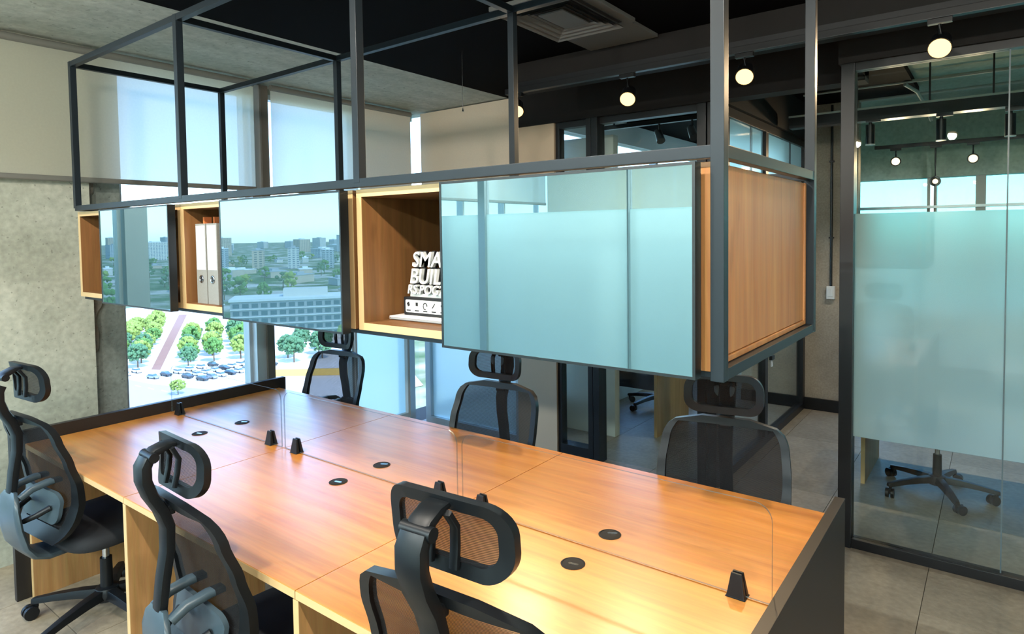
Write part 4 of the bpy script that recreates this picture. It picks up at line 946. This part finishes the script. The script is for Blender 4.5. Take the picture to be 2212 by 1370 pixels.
def crown_mesh(seed, mat, rad=4.4, n=150):
    rnd = random.Random(seed); bm = bmesh.new()
    for k in range(n):
        a = rnd.uniform(0, 6.283); z = rnd.uniform(-0.75, 1.0); q = math.sqrt(max(0, 1-z*z))*rnd.uniform(0.55, 1.0)
        c = Vector((rad*q*math.cos(a), rad*q*math.sin(a), rad*0.78*z)); r = rnd.uniform(0.4, 0.95)*(1.0 if n > 20 else 1.6)
        g = bmesh.ops.create_icosphere(bm, subdivisions=1, radius=r)
        for v in g['verts']:
            v.co = v.co*(1+0.35*(noise.noise(v.co*1.7+c)))+c
    me = bpy.data.meshes.new('crown'); bm.to_mesh(me); bm.free(); me.materials.append(mat); return me
crowns = [crown_mesh(5+i, M_leaf[i % 3]) for i in range(6)]
small = [crown_mesh(50+i, M_leaf[i], 4.2, 16) for i in range(3)]
trunk = MB().cyl((0, 0, 0), (0, 0, 4.2), 0.32, 0.2, n=8).mesh('trunk', M_bark)
def tree(x, y, s, ci, label, group, meshes=crowns):
    t = tag(empty('tree', (x, y, GZ)), label, 'tree', group); t.scale = (s, s, s*random.uniform(.9, 1.15)); t.rotation_euler = (0, 0, random.uniform(0, 6.28))
    inst('trunk', trunk, t); inst('crown', meshes[ci % len(meshes)], t, (0, 0, 6.2))
random.seed(21)
def path_y(x): return 104-(x+236)*0.524
k = 0
for off in (-9, -19, -29):
    for n_ in range(11):
        x = -246-n_*9.8-(4.5 if off == -19 else 0)+random.uniform(-1.1, 1.1); y = path_y(x)+off+random.uniform(-1.1, 1.1)
        if off == -29 and n_ < 2: continue
        k += 1; tree(x, y, random.uniform(.70, .94), 1 if n_ > 5 else k*2, 'green tree in the clump left of the footpath below', 'trees left of the footpath')
for off in (10, 20, 30):
    for n_ in range(7):
        x = -232-n_*9.8-(4.5 if off == 20 else 0)+random.uniform(-1.1, 1.1)
        k += 1; tree(x, path_y(x)+off+random.uniform(-1.1, 1.1), random.uniform(.7, .92), k, 'green tree in the clump right of the footpath below', 'trees right of the footpath')
for k, (x, y) in enumerate([(-207, 139), (-217, 143), (-205, 150), (-214, 155), (-224, 153), (-222, 163), (-233, 160), (-231, 170)]):
    tree(x, y, random.uniform(.85, .98), 2+3*k, 'dusty green tree right of the window mullion', 'trees right of the mullion')
for x, y in ((-193, 90),): tree(x, y, 0.5, 1, 'small bright bush at the roadside below', None)
# parked cars
def car_mesh(col, i):
    mt = plain('car_paint_%d' % i, col, 0.3, var=0.02, coat=0.5); m = MB()
    m.prism([(-2.2, .35), (2.2, .35), (2.2, .85), (1.2, .98), (-2.1, 1.02), (-2.2, .8)], 1, -.85, .85, 0)
    m.prism([(-1.9, 1.0), (1.1, .98), (.45, 1.48), (-1.4, 1.5)], 1, -.74, .74, 1)
    m.prism([(-1.42, 1.5), (.46, 1.48), (.4, 1.54), (-1.35, 1.56)], 1, -.72, .72, 0)
    for x in (-1.4, 1.4):
        for s in (-1, 1): m.cyl((x, s*.72, .33), (x, s*.9, .33), .33, n=10, mi=2)
    return m.mesh('car', [mt, M_win, M_ink])
cars = [car_mesh(c, i) for i, c in enumerate([srgb(232, 232, 230), srgb(150, 156, 160), srgb(60, 64, 68), srgb(40, 120, 190), srgb(204, 204, 206)])]
random.seed(9)
for row, (x0, y0, x1, y1, n) in enumerate([(-206, 104, -209, 131, 9), (-214, 103, -219, 128, 8), (-223, 96, -226, 118, 6), (-234, 88, -238, 97, 3)]):
    for k in range(n):
        t = k/(n-1); ci = 3 if (row == 0 and k == 6) else random.choice((0, 0, 1, 2, 4))
        lab = ['white car parked in the rows beside the plaza trees', 'grey car parked in the rows beside the plaza trees', 'black car parked in the rows beside the plaza trees', 'bright blue car in the car park below the window', 'silver car parked in the rows beside the plaza trees'][ci]
        c = inst('car', cars[ci], None, (x0+(x1-x0)*t, y0+(y1-y0)*t, GZ+0.01), (0, 0, random.uniform(-.12, .12)+(.2)))
        tag(c, lab, 'car', None if ci == 3 else 'cars parked below the window')
# low pavilion with teal roof, and a dark roofed neighbour
pv = tag(empty('pavilion', (-240, 192, GZ)), 'low pavilion with teal sheet roof below the window', 'building')  # beyond the trees
MB().box(-16, 16, -7, 7, 0, 4.5).build('wall', M_bw[0], pv); MB().prism([(-17.5, 4.5), (17.5, 4.5), (15, 6.6), (-15, 6.6)], 1, -8, 8).build('roof', M_teal, pv); pv.rotation_euler = (0, 0, 0.5)
# ---- the view that the glass doors mirror
bd = tag(empty('office_block', (-251, -177, GZ)), 'long pale office block with banded windows, mirrored in the middle door', 'building')
bd.rotation_euler = (0, 0, math.atan2(0.81, -0.59)); LB, DB, HB = 34, 11, 18.0       # local x along the facade, -y... faces the room
MB().box(-LB, LB, 0, 2*DB, 0, HB-0.01).build('wall', M_bw[1], bd)
MB().box(-LB-0.6, LB+0.6, -0.6, 2*DB+0.6, HB, HB+1.1).build('roof', M_roof, bd)
MB().box(-8, 12, 8, 17, HB+1.1, HB+4.6).build('roof_house', M_bw[0], bd)
winme = B(-1.35, 1.35, -0.12, 0.05, 0, 1.9).mesh('window', M_win)
for fl_ in range(5):
    zz = 1.0+fl_*3.45
    MB().box(-LB, LB, -0.5, 0.0, zz-0.55, zz-0.15).build('floor_band', M_roof, bd)
    for k in range(17): inst('window', winme, bd, (-LB+2.4+k*3.95, 0, zz+0.35))
random.seed(33)
TAKEN = [(-251, -177, 44)]
def free(x, y, r):
    if any((x-a)**2+(y-b)**2 < (r+c)**2 for a, b, c in TAKEN): return False
    TAKEN.append((x, y, r)); return True
def block(x, y, w, d, h, mat, label, group, rz, name='apartment_block'):
    b = tag(empty(name, (x, y, GZ)), label, 'building', group); b.rotation_euler = (0, 0, rz)
    MB().box(-w/2, w/2, -d/2, d/2, 0, h).build('wall', mat, b)
    MB().box(-w/2-.4, w/2+.4, -d/2-.4, d/2+.4, h, h+.8).box(-w/6, w/6, -d/5, d/5, h+.8, h+3.4).build('roof', M_roof if random.random() < .6 else M_bw[1], b)
for k in range(9):                                        # slab apartment row
    t = k/8; x = -1010+t*400+random.uniform(-8, 8); y = -500-t*200+random.uniform(-12, 12)
    TAKEN.append((x, y, 23))
    block(x, y, 40, 16, random.uniform(24, 31), M_fac[k % 3], ('pale', 'grey', 'sand coloured')[k % 3]+' slab apartment block in the row mirrored in the doors', 'apartment row in the mirrored view', 0.6)
for k in range(90):                                       # skyline
    d = random.uniform(1500, 3400); a = math.radians(random.uniform(182, 236))
    h = 20+random.uniform(0, 1)**2*32*(d/2000)**.5; w_, d_ = random.uniform(24, 70), random.uniform(18, 34)
    if not free(d*math.cos(a), d*math.sin(a), math.hypot(w_, d_)/2+1): continue
    block(d*math.cos(a), d*math.sin(a), w_, d_, h, M_fac[k % 3], ('pale', 'grey', 'sand coloured')[k % 3]+' tower of the hazy skyline mirrored in the doors', 'mirrored skyline', random.uniform(0, 1.5), 'skyline_tower')
for k in range(95):                                       # low white roofs between the trees
    d = random.uniform(380, 1300); a = math.radians(random.uniform(181, 234))
    x, y = d*math.cos(a), d*math.sin(a); w_, d_ = random.uniform(14, 46), random.uniform(9, 20)
    if not free(x, y, math.hypot(w_, d_)/2+1): continue
    block(x, y, w_, d_, random.uniform(4, 9), M_bw[k % 3], ('pale', 'grey', 'sand coloured')[k % 3]+' low flat roofed house among trees in the mirrored view', 'low houses in the mirrored view', random.uniform(0, 1.5), 'low_house')
for k in range(330):
    d = random.uniform(0, 1)**.8*1150+230; a = math.radians(random.uniform(180, 236)); x, y = d*math.cos(a), d*math.sin(a)
    s_ = random.uniform(1.0, 1.7)
    if not free(x, y, 5.6*s_): continue
    tree(x, y, s_, k, ('mid green', 'yellow green', 'blue green')[k % 3]+' tree among the roofs in the mirrored view', 'trees in the mirrored view', small)
